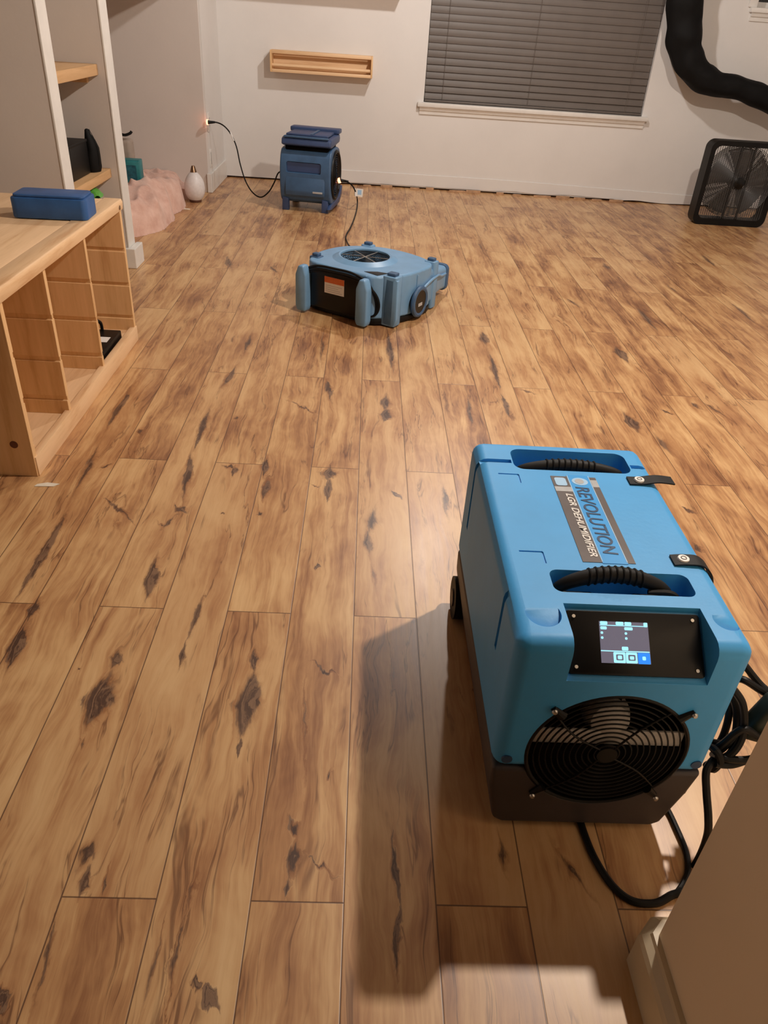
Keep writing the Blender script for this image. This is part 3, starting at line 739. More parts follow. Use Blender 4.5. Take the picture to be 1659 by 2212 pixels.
for sx in (-1, 1):
    wq = obj('wheel', cyl((sx*(hx-0.020), hy-0.050, 0.048), (sx*(hx+0.002), hy-0.050, 0.048), 0.048, seg=36), M_['rubber'], dh)
    obj('wheel_hub', cyl((sx*(hx+0.0021), hy-0.050, 0.048), (sx*(hx+0.005), hy-0.050, 0.048), 0.020, seg=24), M_['base'], wq)
# control panel on the slope
th = math.atan2(0.410-0.352, 0.076); pm = Matrix.Translation((0, -hy+0.0475, 0.3805)) @ Matrix.Rotation(th, 4, 'X')
def onpanel(name, bm, mat, par=None):
    bmesh.ops.transform(bm, verts=bm.verts, matrix=pm); return obj(name, bm, mat, par or dh)
pnl = onpanel('control_panel', prism(rrect(px0+0.003, px1-0.003, -0.047, 0.045, 0.005), 'z', 0.0, 0.008, bev=0.001), M_['gloss'])
sx0 = 0.364-cx; sx1 = 0.436-cx; sy0, sy1 = -0.030, 0.030
scr = onpanel('screen', B((sx0, sx1, sy0, sy1, 0.0081, 0.0086)), M_['scr'], dh)
U = lambda u: sx0+(sx1-sx0)*u
V = lambda v: sy1-(sy1-sy0)*v
def dash(u0, u1, v0, v1, m='scr_w', n='screen_text', z=0.0087):
    return prism(rrect(U(u0), U(u1), V(v1), V(v0), min(0.0013, (V(v0)-V(v1))*0.45), 3), 'z', z, z+0.0003)
def glyphs(parts, m, n, z=0.0087):
    b = join(*[dash(*p, z=z) for p in parts]); onpanel(n, b, M_[m], dh)
glyphs([(0.02, 0.17, 0.0, 0.08), (0.34, 0.50, 0.0, 0.08), (0.52, 0.66, 0.0, 0.08), (0.91, 0.99, 0.0, 0.11), (0.01, 0.98, 0.085, 0.105),
        (0.02, 0.15, 0.125, 0.20), (0.51, 0.68, 0.125, 0.20), (0.02, 0.07, 0.25, 0.31), (0.02, 0.07, 0.37, 0.43), (0.51, 0.56, 0.25, 0.31), (0.51, 0.56, 0.37, 0.43),
        (0.43, 0.56, 0.60, 0.69), (0.0, 0.99, 0.70, 0.725), (0.25, 0.49, 0.735, 0.99), (0.50, 0.73, 0.735, 0.99)], 'scr_w', 'screen_text')
glyphs([(0.30, 0.445, 0.79, 0.93), (0.545, 0.69, 0.79, 0.93)], 'scr', 'button_face', 0.0091)
glyphs([(0.33, 0.415, 0.815, 0.905), (0.575, 0.66, 0.825, 0.905)], 'scr_w', 'button_icon', 0.0095)
glyphs([(0.745, 0.99, 0.735, 1.0)], 'scr_b', 'power_button'); glyphs([(0.83, 0.90, 0.82, 0.91)], 'scr_w', 'power_icon', 0.0091)
for u, v in ((px0+0.014, 0.036), (px1-0.014, 0.036), (px0+0.014, -0.037), (px1-0.014, -0.037)):
    onpanel('panel_screw', cyl((u, v, 0.008), (u, v, 0.0098), 0.0026, seg=12), M_['steel'])
# fan grille in the front
obj('fan_housing', join(cyl((FC[0], -hy+0.070, FC[1]), (FC[0], -hy+0.088, FC[1]), FR-0.001, seg=64), cyl((FC[0], -hy+0.003, FC[1]), (FC[0], -hy+0.075, FC[1]), FR-0.0012, FR-0.0012, 64, False)), M_['void'], dh)
obj('shade_plate', prism([(FC[0]+(FR-0.004)*math.cos(a), FC[1]+(FR-0.004)*math.sin(a)) for a in [math.radians(176+188*k/40) for k in range(41)]], 'y', -hy+0.006, -hy+0.010), M_['void'], dh)  # added near-black plate, stands in for deep shade in the lower opening
gb = [ring_tube((FC[0], -hy+0.002, FC[1]), FR-0.003, 0.0035, 'y', 64)]
for i in range(1, 13): gb.append(ring_tube((FC[0], -hy-0.004*(1-i/12)+0.002, FC[1]), 0.010+i*0.0093, 0.0015, 'y', 56, 5))
gr = obj('fan_grille', join(*gb), M_['black'], dh)
sp = []
for a in (45, 135, 225, 315):
    a = math.radians(a+4); sp.append(tube([(FC[0]+0.012*math.cos(a), -hy-0.002, FC[1]+0.012*math.sin(a)), (FC[0]+0.07*math.cos(a+0.12), -hy-0.002, FC[1]+0.07*math.sin(a+0.12)), (FC[0]+0.126*math.cos(a), -hy+0.002, FC[1]+0.126*math.sin(a))], 0.0018, 6, 5))
obj('grille_spokes', join(*sp), M_['black'], dh)
obj('grille_hub', cyl((FC[0], -hy-0.005, FC[1]), (FC[0], -hy+0.001, FC[1]), 0.016, seg=24), M_['black'], dh)
for k in range(5):
    a = 2*PI*k/5+0.3; bm = bmesh.new(); vs = []
    for i in range(7):
        r = 0.03+i*0.0135; rowv = []
        for j in range(5):
            aa = a+(j/4-0.5)*0.75+i*0.05
            rowv.append(bm.verts.new((FC[0]+r*math.cos(aa), -hy+0.048+(j/4-0.5)*0.022, FC[1]+r*math.sin(aa))))
        vs.append(rowv)
    for i in range(6):
        for j in range(4): bm.faces.new((vs[i][j], vs[i+1][j], vs[i+1][j+1], vs[i][j+1]))
    bo = obj('fan_blade', bm, M_['void'], dh)
    so = bo.modifiers.new('s', 'SOLIDIFY'); so.thickness = 0.002
mo = obj('motor', lathe([(0, 0.03), (0.012, 0.028), (0.030, 0.018), (0.036, 0.0), (0.036, -0.02)], 32), M_['pale_inside'], dh)
mo.location = (FC[0], -hy+0.036, FC[1]+0.045); mo.rotation_euler = (math.radians(78), 0, 0)
obj('support_bar', B((FC[0]-0.118, FC[0]+0.116, -hy+0.010, -hy+0.014, 0.203, 0.236), bev=0.001), M_['pale_inside'], dh)
for X, Z in ((0.306, 0.292), (0.513, 0.294), (0.306, 0.096), (0.506, 0.098)):
    dv = Vector((FC[0]-(X-cx), 0, FC[1]-Z)).normalized()
    tb = tube([(X-cx-dv.x*0.002, -hy-0.0005, Z-dv.z*0.002), (X-cx+dv.x*0.022, -hy+0.001, Z+dv.z*0.022)], lambda s, a: 0.0045+0.004*s, 10, 3)
    tbo = obj('grille_tab', tb, M_['black'], dh)
    s_ = obj('screw', lathe([(0, 0.0035), (0.003, 0.003), (0.0045, 0.001), (0.0048, 0)], 16), M_['steel'], dh)
    s_.location = (X-cx, -hy-0.0068, Z); s_.rotation_euler = (PI/2, 0, 0)
for X in (0.254, 0.552):
    obj('rubber_plug', cyl((X-cx, -hy+0.001, 0.176), (X-cx, -hy-0.0015, 0.176), 0.0085, seg=20), M_['ink'], dh)
# handles
def handle(yc_, xa, xb, z0, arch, name='handle'):
    pts = []
    for i in range(13):
        u = i/12; pts.append((xa+(xb-xa)*u, yc_+0.004*math.sin(PI*u), z0+arch*math.sin(PI*u)**0.7))
    h = obj(name, tube(pts, lambda s, a: 0.0125*(0.62+0.38*math.sin(PI*s)**0.5), 14, 3), M_['rubber'], dh)
    rb = []
    for i in range(9):
        u = 0.27+0.46*i/8; p = (xa+(xb-xa)*u, yc_+0.004*math.sin(PI*u), z0+arch*math.sin(PI*u)**0.7)
        rb.append(ring_tube(p, 0.0126, 0.0018, 'x', 20, 6))
    obj('grip_ribs', join(*rb), M_['rubber'], h)
    return h
handle(0.890-cy, 0.316-cx, 0.492-cx, DZ-0.020, 0.030)
obj('handle_strap', tube([(0.455-cx, 0.878-cy, DZ-0.010), (0.485-cx, 0.874-cy, DZ-0.006), (0.497-cx, 0.870-cy, DZ-0.012), (0.485-cx, 0.862-cy, DZ-0.020), (0.45-cx, 0.862-cy, DZ-0.022)], 0.005, 8), M_['rubber'], dh)
handle(1.246-cy, 0.315-cx, 0.515-cx, DZ-0.018, 0.014)
for X in (0.345, 0.452):
    obj('handle_bracket', B((X-cx-0.024, X-cx+0.022, 0.864-cy, 0.874-cy, DZ-0.045, DZ-0.008), bev=0.003), M_['black'], dh)
# straps with white snaps
s1 = obj('strap', tube([(0.513-cx, 1.193-cy, DZ+0.001), (0.545-cx, 1.194-cy, DZ+0.002), (0.575-cx, 1.196-cy, DZ+0.004), (0.600-cx, 1.198-cy, DZ-0.002)], 0.0014, 8, 6), M_['rubber'], dh)
def flat_strap(o, pts, wy):
    bm = bmesh.new(); P = catmull(pts, 8); A = []; 
    for i, p in enumerate(P):
        q = (P[min(i+1, len(P)-1)]-P[max(i-1, 0)]).normalized(); nn = q.cross(Vector((0, 1, 0))).normalized()*0.0012
        A.append([bm.verts.new(p+Vector((0, -wy, 0))-nn), bm.verts.new(p+Vector((0, wy, 0))-nn), bm.verts.new(p+Vector((0, wy, 0))+nn), bm.verts.new(p+Vector((0, -wy, 0))+nn)])
    for a, b_ in zip(A, A[1:]):
        for k in range(4): bm.faces.new((a[k], b_[k], b_[(k+1) % 4], a[(k+1) % 4]))
    bm.faces.new(A[0]); bm.faces.new(A[-1][::-1]); return bm
bpy.data.objects.remove(s1)
obj('strap', flat_strap(None, [(0.512-cx, 1.193-cy, DZ+0.002), (0.535-cx, 1.193-cy, DZ+0.003), (0.565-cx, 1.193-cy, DZ+0.008), (0.597-cx, 1.196-cy, DZ+0.004)], 0.0135), M_['rubber'], dh)
obj('strap', flat_strap(None, [(0.513-cx, 0.948-cy, DZ+0.002), (0.535-cx, 0.948-cy, DZ+0.004), (0.560-cx, 0.946-cy, DZ+0.002), (0.578-cx, 0.940-cy, DZ-0.020), (0.582-cx, 0.93-cy, DZ-0.08), (0.584-cx, 0.92-cy, DZ-0.15)], 0.0135), M_['rubber'], dh)
for X, Y in ((0.532, 1.193), (0.531, 0.949)):
    b_ = obj('snap_button', cyl((X-cx, Y-cy, DZ+0.004), (X-cx, Y-cy, DZ+0.007), 0.0098, 0.0088, 28), M_['white'], dh)
    obj('button_ring', ring_tube((X-cx, Y-cy, DZ+0.0071), 0.0042, 0.0008, 'z', 24, 6), M_['grey'], b_)
# label with lettering
LZ = DZ+0.0002
lx = lambda X: X-cx
obj('label_dark_band', B((lx(0.366), lx(0.3975), 0.936-cy, 1.200-cy, LZ, LZ+0.0006)), M_['grey'], dh)
obj('label_dark_band', B((lx(0.4385), lx(0.451), 0.936-cy, 1.200-cy, LZ, LZ+0.0006)), M_['grey'], dh)
obj('label_blue_band', B((lx(0.3975), lx(0.4385), 0.934-cy, 1.206-cy, LZ, LZ+0.0007)), M_['bluep'], dh)
obj('label_edge_line', B((lx(0.3970), lx(0.3985), 0.938-cy, 1.204-cy, LZ+0.0007, LZ+0.0010), (lx(0.4370), lx(0.4385), 0.938-cy, 1.204-cy, LZ+0.0007, LZ+0.0010)), M_['lblue'], dh)
obj('emblem', join(prism(rrect(lx(0.371), lx(0.392), 1.166-cy, 1.194-cy, 0.005), 'z', LZ+0.0006, LZ+0.0012)), M_['lblue'], dh)
obj('label_silver_patch', B((lx(0.366), lx(0.3968), 1.146-cy, 1.162-cy, LZ+0.0006, LZ+0.0010), (lx(0.4388), lx(0.451), 1.165-cy, 1.190-cy, LZ+0.0006, LZ+0.0010)), M_['lgrey'], dh)
ob = prism([(lx(0.418)+0.015*math.cos(a), 1.183-cy+0.013*math.sin(a)) for a in [2*PI*k/28 for k in range(28)]], 'z', LZ+0.0007, LZ+0.0011)
obj('emblem', ob, M_['lblue'], dh)
obj('emblem_globe', prism([(lx(0.417)+0.0085*math.cos(a), 1.183-cy+0.0085*math.sin(a)) for a in [2*PI*k/28 for k in range(28)]], 'z', LZ+0.0011, LZ+0.0014), M_['lgrey'], dh)
b_ = text_bm('REVOLUTION', 0.205, 0.0250, 0.12); rot(b_, 'Z', -PI/2); obj('lettering', b_, M_['ink'], dh, smooth=False, off=(lx(0.4045), 1.163-cy, LZ+0.0008))
b_ = text_bm('LGR DEHUMIDIFIER', 0.188, 0.0125, 0.25); rot(b_, 'Z', -PI/2); obj('lettering', b_, M_['white'], dh, smooth=False, off=(lx(0.3815), 1.138-cy, LZ+0.0007))

# ---- power cord coil of the dehumidifier
def P3(lst): return [on(a, b, c, d) for a, b, c, d in lst]
cords = [
 [(1575,1478,'y',.80),(1604,1520,'y',.79),(1606,1580,'y',.78),(1586,1622,'y',.77),(1552,1640,'y',.775),(1540,1630,'y',.80)],
 [(1572,1480,'y',.82),(1590,1530,'y',.81),(1588,1585,'y',.80),(1566,1612,'y',.79),(1545,1628,'y',.79)],
 [(1574,1482,'y',.84),(1575,1540,'y',.82),(1562,1590,'y',.81),(1540,1625,'y',.80)],
 [(1578,1476,'y',.83),(1600,1530,'y',.82),(1600,1585,'y',.80),(1575,1630,'y',.78),(1548,1648,'y',.775)],
]
t = thing('power_cord', 'thick black power cord coiled beside the big dehumidifier, looping onto the floor', 'cord', (0.60, 0.80, 0))
org = Vector((0.60, 0.80, 0))
def cordpart(name, pts, r=0.0060, n=8, m='cord', par=None, o_=None):
    o_ = org if o_ is None else o_
    return obj(name, tube([p-o_ for p in pts], r, 10, n), M_[m], par or t)
for c in cords: cordpart('coil', P3(c))
cordpart('coil', P3([(1608,1436,'y',.86),(1640,1476,'y',.84),(1668,1502,'y',.82),(1700,1540,'y',.80),(1690,1600,'y',.78),(1656,1624,'y',.76),(1620,1640,'y',.76),(1575,1640,'y',.765),(1545,1632,'y',.775)]))
cordpart('coil', P3([(1580,1467,'y',.86),(1605,1468,'y',.84),(1635,1486,'y',.83),(1665,1508,'y',.82),(1700,1560,'y',.80)]))
cordpart('coil', P3([(1540,1620,'y',.785),(1560,1608,'y',.78),(1605,1575,'y',.775),(1640,1592,'y',.775),(1680,1600,'y',.77)]))
cordpart('coil', P3([(1545,1650,'y',.765),(1580,1652,'y',.765),(1620,1640,'y',.77),(1655,1630,'y',.775)]))
cordpart('hanging_cord', P3([(1542,1640,'y',.775),(1526,1665,'y',.76),(1526,1710,'y',.74),(1530,1765,'y',.71),(1528,1805,'y',.70),(1512,1850,'y',.69),(1486,1895,'y',.68)]+[(1470,1925,'z',.005),(1450,1934,'z',.005),(1415,1951,'z',.005),(1365,1946,'z',.005),(1322,1912,'z',.005),(1285,1855,'z',.005),(1262,1800,'z',.005),(1250,1755,'z',.008),(1250,1720,'z',.02)]), 0.0062)
cordpart('floor_cord', P3([(1420,1720,'z',.02),(1440,1745,'z',.006),(1462,1790,'z',.005),(1482,1840,'z',.005),(1486,1880,'z',.005),(1478,1905,'z',.005),(1462,1930,'z',.005)]), 0.0050)
tie = obj('cord_tie', tube([p-org for p in P3([(1533,1612,'y',.79),(1548,1622,'y',.77),(1556,1645,'y',.765),(1540,1662,'y',.77),(1524,1650,'y',.785)])], 0.006, 8, 6), M_['rubber'], t)
pc = on(1652, 1552, 'y', .80)-org
bm = B((-0.022, 0.022, -0.018, 0.018, -0.042, 0.046), bev=0.010, seg=3); rot(bm, 'Y', math.radians(18))
obj('plug_block', bm, plastic('dark_green_rubber', srgb(30, 38, 30), 0.5, 0.15, 30, 0.1), t, off=pc)
obj('cord_hook', tube([(DX1-0.60, 0.0, 0.175), (0.010, -0.005, 0.172), (0.018, -0.010, 0.182)], 0.005, 8), M_['black'], t)

# ------------------------------------------------------------------ low-profile blower
ang = math.atan2(-.515, .857)
bv = thing('floor_blower', 'low light-blue air mover lying flat with a snout and black front, mid room', 'air mover', (0.01, 3.12, 0), ang)
VZ = 0.212
# local x along the black face (left negative), y into the depth
def outl():
    return [(-0.275, 0.035), (-0.05, 0.025), (0.015, 0.020), (0.075, 0.075), (0.115, 0.16), (0.130, 0.26), (0.125, 0.36), (0.06, 0.43), (-0.08, 0.47), (-0.22, 0.455), (-0.335, 0.36), (-0.37, 0.22), (-0.345, 0.09)]
def smooth_outline(o, n=4): return [(p.x, p.y) for p in catmull([(a, b, 0) for a, b in o], n, True)]
O = smooth_outline(outl(), 3)
shell = obj('shell', prism(O, 'z', 0.028, VZ, bev=0.012, seg=3), [M_['blue2']], bv)
CI = (-0.150, 0.240)
carve(shell, [cyl((CI[0], CI[1], VZ-0.05), (CI[0], CI[1], VZ+0.03), 0.108, seg=56)], 0.004, 2)
obj('bottom_tray', prism([(x*1.005, y*1.005) for x, y in O], 'z', 0.006, 0.030, bev=0.004), M_['black'], bv)
# raised collar sloping up to the intake
obj('intake_collar', lathe([(0.108, VZ-0.01), (0.110, VZ+0.012), (0.118, VZ+0.014), (0.150, VZ-0.002)], 56, (CI[0], CI[1], 0)), M_['blue2'], bv)
obj('impeller', lathe([(0, VZ-0.030), (0.03, VZ-0.025), (0.07, VZ-0.045), (0.105, VZ-0.045)], 40, (CI[0], CI[1], 0)), M_['void'], bv)
gl = [ring_tube((CI[0], CI[1], VZ+0.004), 0.015+i*0.0103, 0.0013, 'z', 48, 5) for i in range(10)]
obj('intake_grille', join(*gl), M_['black'], bv)
cr_ = [cyl((CI[0]-0.105*math.cos(a), CI[1]-0.105*math.sin(a), VZ+0.006), (CI[0]+0.105*math.cos(a), CI[1]+0.105*math.sin(a), VZ+0.006), 0.0022, seg=8) for a in (0.35, 1.55, 2.6)]
obj('grille_cross_bars', join(*cr_), M_['steel'], bv)
obj('cord_recess', prism([(-0.045, 0.060), (0.030, 0.045), (0.050, 0.105), (0.0, 0.095)], 'z', VZ-0.006, VZ+0.0015, bev=0.001), M_['black'], bv)
# snout
bm = bmesh.new(); R_ = []
for (x, y, hw_, z0_, z1_) in ((0.045, 0.22, 0.085, 0.030, VZ-0.002), (0.045, 0.40, 0.078, 0.035, 0.190), (0.030, 0.49, 0.070, 0.040, 0.160), (0.015, 0.57, 0.068, 0.036, 0.146), (0.008, 0.628, 0.068, 0.028, 0.140)):
    R_.append([bm.verts.new((x+p[0], y, p[1])) for p in rrect(-hw_, hw_, z0_, z1_, 0.022, 5)])
for a, b_ in zip(R_, R_[1:]):
    k = len(a)
    for i in range(k): bm.faces.new((a[i], a[(i+1) % k], b_[(i+1) % k], b_[i]))
bm.faces.new(R_[0]); bm.faces.new(R_[-1][::-1])
obj('snout', bm, M_['blue2'], bv, angle=50)
ro = prism(rrect(-0.074, 0.074, 0.022, 0.146, 0.026, 6), 'y', 0.62, 0.645, bev=0.004)
obj('snout_rim', ro, M_['blue3'], bv, off=(0.008, 0, 0))
obj('snout_opening', prism(rrect(-0.068, 0.068, 0.034, 0.138, 0.02, 6), 'y', 0.641, 0.6465), M_['void'], bv, off=(0.008, 0, 0))
obj('snout_rib', tube([(0.134, 0.20, 0.100), (0.140, 0.30, 0.142), (0.128, 0.42, 0.150), (0.100, 0.52, 0.122), (0.078, 0.61, 0.108)], 0.006, 8), M_['blue2'], bv)
# black front panel, cord wrap, bumpers
pn = prism([(-0.285, 0.03), (-0.285, 0.192), (-0.05, 0.196), (-0.012, 0.185), (-0.012, 0.030)], 'y', 0.004, 0.07, bev=0.008)
obj('front_panel', pn, M_['gloss'], bv)
lb = obj('warning_label', B((-0.205, -0.105, 0.0020, 0.0032, 0.105, 0.175)), M_['white'], bv)
obj('label_header', B((-0.205, -0.105, 0.0010, 0.0019, 0.150, 0.175)), M_['orange'], lb)
obj('label_print', B(*[(-0.198, -0.115-0.01*(i % 3), 0.0012, 0.0019, 0.112+i*0.0085, 0.1135+i*0.0085) for i in range(4)]), M_['lgrey'], lb)
for xa in (-0.308, 0.002):
    bp = prism([(xa-0.030, 0.03), (xa-0.022, 0.008), (xa+0.022, 0.008), (xa+0.028, 0.03), (xa+0.026, 0.165), (xa+0.012, 0.205), (xa-0.014, 0.205), (xa-0.030, 0.165)], 'y', -0.032, 0.012, bev=0.008, seg=3)
    obj('bumper', bp, M_['blue2'], bv)
for dz, rr in ((0.0, 0.0), (0.011, 0.006), (-0.010, 0.004)):
    cp = [(-0.300, 0.012, 0.178+dz), (-0.24, -0.004+rr, 0.200+dz), (-0.15, -0.008+rr, 0.205+dz), (-0.06, -0.008+rr, 0.203+dz), (0.010, 0.0+rr, 0.180+dz*0.5), (0.040-dz*0.6, 0.025, 0.130), (0.045-dz*0.6, 0.035, 0.08), (0.030, 0.03, 0.045), (-0.02, 0.01, 0.035)]
    obj('wrapped_cord', tube(cp, 0.0052, 8), M_['rubber'], bv)
# corner towers
for (x, y, w1, w2_, mm) in ((0.085, 0.082, 0.034, 0.030, 'blue2'), (-0.325, 0.115, 0.026, 0.024, 'blue3'), (-0.255, 0.440, 0.030, 0.022, 'blue2'), (0.100, 0.405, 0.028, 0.024, 'blue2')):
    tw = obj('corner_post', prism(rrect(x-w1, x+w1, y-w2_, y+w2_, 0.010, 3), 'z', 0.006, VZ+0.004, bev=0.005), M_[mm], bv)
    obj('stacking_cap', prism(rrect(x-w1*0.6, x+w1*0.6, y-w2_*0.6, y+w2_*0.6, 0.005, 3), 'z', VZ+0.004, VZ+0.016, bev=0.003), M_['blue3'], bv)
obj('corner_flange', prism([(0.055, 0.010), (0.118, 0.006), (0.128, 0.04), (0.124, 0.205), (0.068, 0.208), (0.060, 0.11)], 'y', 0.052, 0.075, bev=0.005), M_['blue2'], bv)
# side inlet
obj('side_inlet_ring', ring_tube((0.140, 0.235, 0.080), 0.058, 0.011, 'x', 36, 8), M_['blue3'], bv)
obj('side_inlet', cyl((0.10, 0.235, 0.080), (0.146, 0.235, 0.080), 0.054, seg=36), M_['gloss'], bv)
obj('side_emblem', B((0.1465, 0.1475, 0.215, 0.250, 0.062, 0.076)), M_['lgrey'], bv)

# ------------------------------------------------------------------ upright far blower
fb = thing('upright_blower', 'dark blue upright air mover with feet standing by the back wall', 'air mover', (-0.405, 5.235, 0), math.radians(-9))
HWb = 0.168
prof = [(0.020, 0.075), (0.000, 0.14), (-0.006, 0.22), (0.006, 0.30), (0.030, 0.352), (0.075, 0.375), (0.25, 0.375), (0.315, 0.33), (0.345, 0.24), (0.340, 0.14), (0.305, 0.075), (0.23, 0.045), (0.08, 0.045)]
P = [(p.x, p.y) for p in catmull([(a, b, 0) for a, b in prof], 3, True)]
sh = obj('shell', prism(P, 'x', -HWb, HWb, bev=0.012, seg=3), [M_['blue3']], fb)
carve(sh, [B((-0.125, 0.105, -0.05, 0.022, 0.235, 0.300), bev=0.012), cyl((HWb-0.05, 0.165, 0.215), (HWb+0.03, 0.165, 0.215), 0.140, seg=48)], 0.004, 2)
obj('grip_recess', B((-0.122, 0.102, 0.014, 0.024, 0.240, 0.296)), M_['navy'], fb)
obj('front_step', prism([(-0.010, 0.10), (-0.016, 0.13), (-0.004, 0.225), (0.01, 0.225), (0.01, 0.10)], 'x', -0.128, 0.132, bev=0.006), M_['blue3'], fb)
obj('scuffed_logo', B((0.055, 0.12, -0.018, -0.0155, 0.122, 0.134), bev=0.002), M_['lgrey'], fb)
ic = obj('intake_cone', lathe([(0.0, 0.0), (0.06, 0.004), (0.10, -0.03), (0.138, -0.04)], 40), M_['void'], fb)
ic.location = (HWb-0.008, 0.165, 0.215); ic.rotation_euler = (0, PI/2, 0)
obj('intake_grille', join(*[ring_tube((HWb+0.008*(1-i/9), 0.165, 0.215), 0.02+i*0.0135, 0.0022, 'x', 40, 5) for i in range(9)]), M_['black'], fb)
obj('intake_collar', ring_tube((HWb+0.002, 0.165, 0.215), 0.142, 0.010, 'x', 48, 8), M_['black'], fb)
# near-black block filling the gap above the shell, and the flared cap on top
obj('gap_fill', B((-0.140, 0.145, 0.040, 0.285, 0.345, 0.405), bev=0.01), M_['void'], fb)
obj('top_cap', prism([(0.002, 0.398), (0.010, 0.432), (0.035, 0.440), (0.30, 0.446), (0.32, 0.420), (0.30, 0.396), (0.05, 0.386)], 'x', -0.155, 0.165, bev=0.008, seg=3), M_['navy'], fb)
obj('outlet_rim', prism(rrect(-0.160, 0.170, 0.250, 0.345, 0.014, 4), 'z', 0.448, 0.474, bev=0.005), M_['navy'], fb)
obj('outlet_lip', B((-0.130, 0.140, 0.030, 0.245, 0.446, 0.4605), bev=0.005), M_['navy'], fb)
obj('cap_rib', prism([(0.03, 0.461), (0.045, 0.466), (0.240, 0.466), (0.25, 0.461)], 'x', 0.028, 0.046), M_['blue3'], fb)
obj('cap_front_ridge', B((-0.140, 0.150, 0.004, 0.026, 0.437, 0.4495), bev=0.005), M_['blue3'], fb)
for x, y in ((-0.135, 0.03), (0.130, 0.03), (-0.135, 0.30), (0.135, 0.30)):
    lg = obj('leg', prism([(x-0.022, 0.0), (x+0.022, 0.0), (x+0.020, 0.075), (x-0.020, 0.085)], 'y', y-0.018, y+0.022, bev=0.004), M_['navy'], fb)
    obj('rubber_foot', B((x-0.020, x+0.020, y-0.016, y+0.020, -0.0, 0.010)), M_['rubber'], lg)
obj('skid', prism([(-0.02, 0.03), (0.06, 0.055), (0.30, 0.06), (0.36, 0.10), (0.40, 0.115), (0.385, 0.06), (0.31, 0.02), (0.05, 0.018)], 'x', 0.150, 0.172, bev=0.004), M_['navy'], fb)
fbm = Matrix.Translation((-0.385, 5.235, 0)) @ Matrix.Rotation(math.radians(17), 4, 'Z')

# cords of the blowers
def cord_thing(name, label, pts, org_, r=0.0045):
    q = thing(name, label, 'cord', org_); o_ = Vector(org_)
    obj('cord', tube([p-o_ for p in pts], r, 8, 8), M_['cord'], q)
    return q, o_
pts = P3([(452,264,'x',-1.075),(470,265,'y',5.70),(486,274,'y',5.68),(500,292,'y',5.66),(511,318,'y',5.62),(519,355,'y',5.56),(530,390,'y',5.52),(545,415,'y',5.47),(563,426,'y',5.44),(580,415,'y',5.42),(592,395,'y',5.40),(601,374,'y',5.38),(614,368,'y',5.37)])
q, o_ = cord_thing('appliance_cord', 'black cord drooping from the left wall outlet to the upright blower', pts, (-0.9, 5.55, 0))
a = pts[0]-o_
pl = obj('plug', tube([a+Vector((-0.012, 0, 0.0)), a+Vector((0.0, 0, 0)), a+Vector((0.035, 0.02, 0.0))], lambda s, an: 0.016*(1-0.62*s), 12, 4), M_['cord'], q)
obj('plug_light', cyl(a+Vector((-0.018, 0, 0)), a+Vector((-0.008, 0, 0)), 0.016, 0.017, 16), M_['glow'], pl)
wt = [pts[3]-o_+(pts[4]-pts[3])*k for k in (-0.25, 0.1, 0.5)]
obj('white_stretch', tube(wt, 0.0055, 8, 4), M_['white'], q)  # short white stretch around the cord
pts = P3([(737,390,'y',5.42),(748,392,'y',5.41),(760,400,'y',5.38),(768,414,'y',5.36),(772,432,'z',.03),(771,450,'z',.0048),(766,470,'z',.0048),(758,490,'z',.0048),(749,506,'z',.0048),(747,515,'z',.006),(751,526,'z',.04),(755,532,'y',3.66)])
q, o_ = cord_thing('extension_lead', 'black cord with a white tag running from the upright blower to the low blower', pts, (-0.18, 4.9, 0))
a = pts[0]-o_
pl = obj('plug', tube([a+Vector((-0.01, 0, 0)), a, a+Vector((0.05, 0, -0.004))], lambda s, an: 0.015*(1-0.6*s), 12, 4), M_['cord'], q)
obj('plug_light', cyl(a+Vector((-0.022, 0, -0.004)), a+Vector((-0.006, 0, 0.002)), 0.015, 0.017, 14), M_['glow'], pl)
b0 = pts[3]-o_
bm = B((0.004, 0.050, -0.0006, 0.0006, -0.028, 0.022)); rot(bm, 'Y', math.radians(4))
tg = obj('white_tag', bm, M_['white'], q, off=b0)
obj('tag_print', B((0.014, 0.040, -0.0010, -0.0007, -0.018, 0.012)), M_['lblue'], tg, off=b0)
obj('tag_sleeve', cyl(b0+Vector((0, 0, -0.028)), b0+Vector((-0.004, 0, 0.02)), 0.0062, seg=12), M_['white'], q)

# ------------------------------------------------------------------ box fan
bf = thing('box_fan', 'black square box fan standing on the floor at the right edge', 'fan', (2.60, 5.66, 0))
Hf = 0.545; hf = 0.262
outer = rrect(-hf, hf, 0.0, Hf, 0.055, 8); inner = rrect(-hf+0.032, hf-0.032, 0.044, Hf-0.032, 0.040, 8)
bm = bmesh.new(); ya, yb_ = -0.055, 0.055
Vv = {}
for nm, ol, yy in (('of', outer, ya), ('if', inner, ya), ('ob', outer, yb_), ('ib', inner, yb_)):
    Vv[nm] = [bm.verts.new((p[0], yy, p[1])) for p in ol]
k = len(outer)
for i in range(k):
    j = (i+1) % k
    bm.faces.new((Vv['of'][i], Vv['of'][j], Vv['if'][j], Vv['if'][i])); bm.faces.new((Vv['ob'][j], Vv['ob'][i], Vv['ib'][i], Vv['ib'][j]))
    bm.faces.new((Vv['of'][j], Vv['of'][i], Vv['ob'][i], Vv['ob'][j])); bm.faces.new((Vv['if'][i], Vv['if'][j], Vv['ib'][j], Vv['ib'][i]))
bmesh.ops.bevel(bm, geom=[e for e in bm.edges if e.calc_face_angle(0) > 1.2], offset=0.005, segments=2, affect='EDGES')
obj('frame', bm, M_['black'], bf)
fc = (0.0, 0.285)
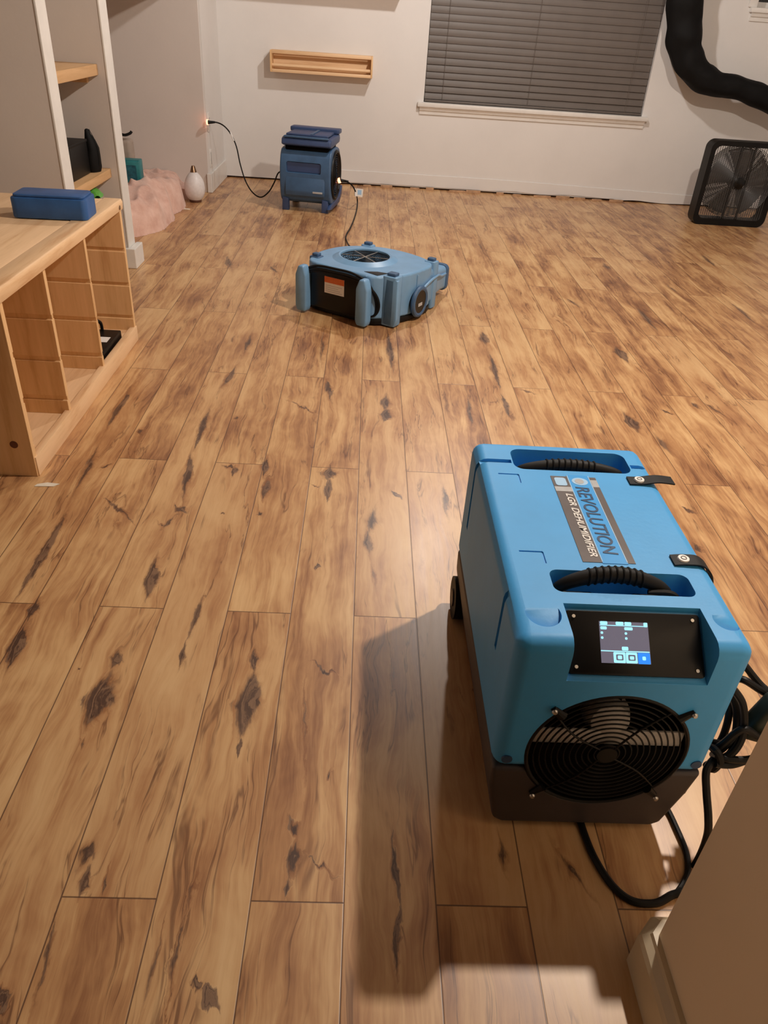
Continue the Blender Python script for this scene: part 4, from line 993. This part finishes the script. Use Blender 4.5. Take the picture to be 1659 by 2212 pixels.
for nm, yy in (('front_grille', -0.050), ('back_grille', 0.050)):
    g = []
    for i in range(27):
        g.append(ring_tube((fc[0], yy, fc[1]), 0.030+i*0.0079, 0.0016 if nm[0] == 'f' else 0.0028, 'y', 48, 4))
    for i in range(-14, 15):
        g.append(cyl((fc[0]+i*0.0155, yy, 0.046), (fc[0]+i*0.0155, yy, Hf-0.034), 0.0013, seg=5))
    obj(nm, join(*g), plastic('grille_wire', srgb(80, 78, 77), 0.4, 0.1, 60, 0), bf)
c_ = obj('grille_cap', lathe([(0, 0.012), (0.02, 0.011), (0.036, 0.004), (0.038, 0)], 32), M_['gloss'], bf)
c_.location = (0, -0.052, fc[1]); c_.rotation_euler = (PI/2, 0, 0)
obj('motor', cyl((0, -0.01, fc[1]), (0, 0.04, fc[1]), 0.05, seg=32), M_['black'], bf)
for x in (-0.048, 0.048):
    obj('strut', B((x-0.007, x+0.007, -0.051, -0.044, 0.030, Hf-0.030)), M_['black'], bf)
for kx in range(5):
    a = 2*PI*kx/5+0.2; bm = bmesh.new(); vs = []
    for i in range(7):
        r = 0.045+i*0.029; rw = []
        for j in range(6):
            aa = a+(j/5-0.5)*(0.95-0.03*i)+i*0.04; rw.append(bm.verts.new((r*math.cos(aa), 0.0+(j/5-0.5)*0.045, fc[1]+r*math.sin(aa))))
        vs.append(rw)
    for i in range(6):
        for j in range(5): bm.faces.new((vs[i][j], vs[i+1][j], vs[i+1][j+1], vs[i][j+1]))
    bo = obj('blade', bm, plastic('smoky_blade', srgb(74, 72, 71), 0.35, 0.1, 20, 0), bf); so = bo.modifiers.new('s', 'SOLIDIFY'); so.thickness = 0.002
# ------------------------------------------------------------------ black layflat duct
hp = [(2.06, 6.10, 2.37), (2.06, 6.10, 1.9), (2.065, 6.10, 1.5), (2.095, 6.10, 1.28), (2.135, 6.09, 1.12), (2.19, 6.08, 1.00), (2.29, 6.06, 0.905), (2.42, 6.05, 0.852), (2.56, 6.04, 0.842), (2.72, 6.03, 0.805), (2.90, 6.02, 0.75), (3.1, 6.0, 0.70), (3.3, 5.98, 0.69)]
def hr(s, a):
    r = 0.118 if s < 0.33 else (0.118-0.045*min(1, (s-0.33)/0.3))
    return r*(1+0.05*math.sin(s*60)+0.12*noise.noise(Vector((math.cos(a)*2, math.sin(a)*2, s*16))))
o = obj('air_duct', tube(hp, hr, 28, 14), M_['duct'], angle=60)
tag(o, 'fat black fabric duct hanging beside the window and bending right above the fan', 'duct')
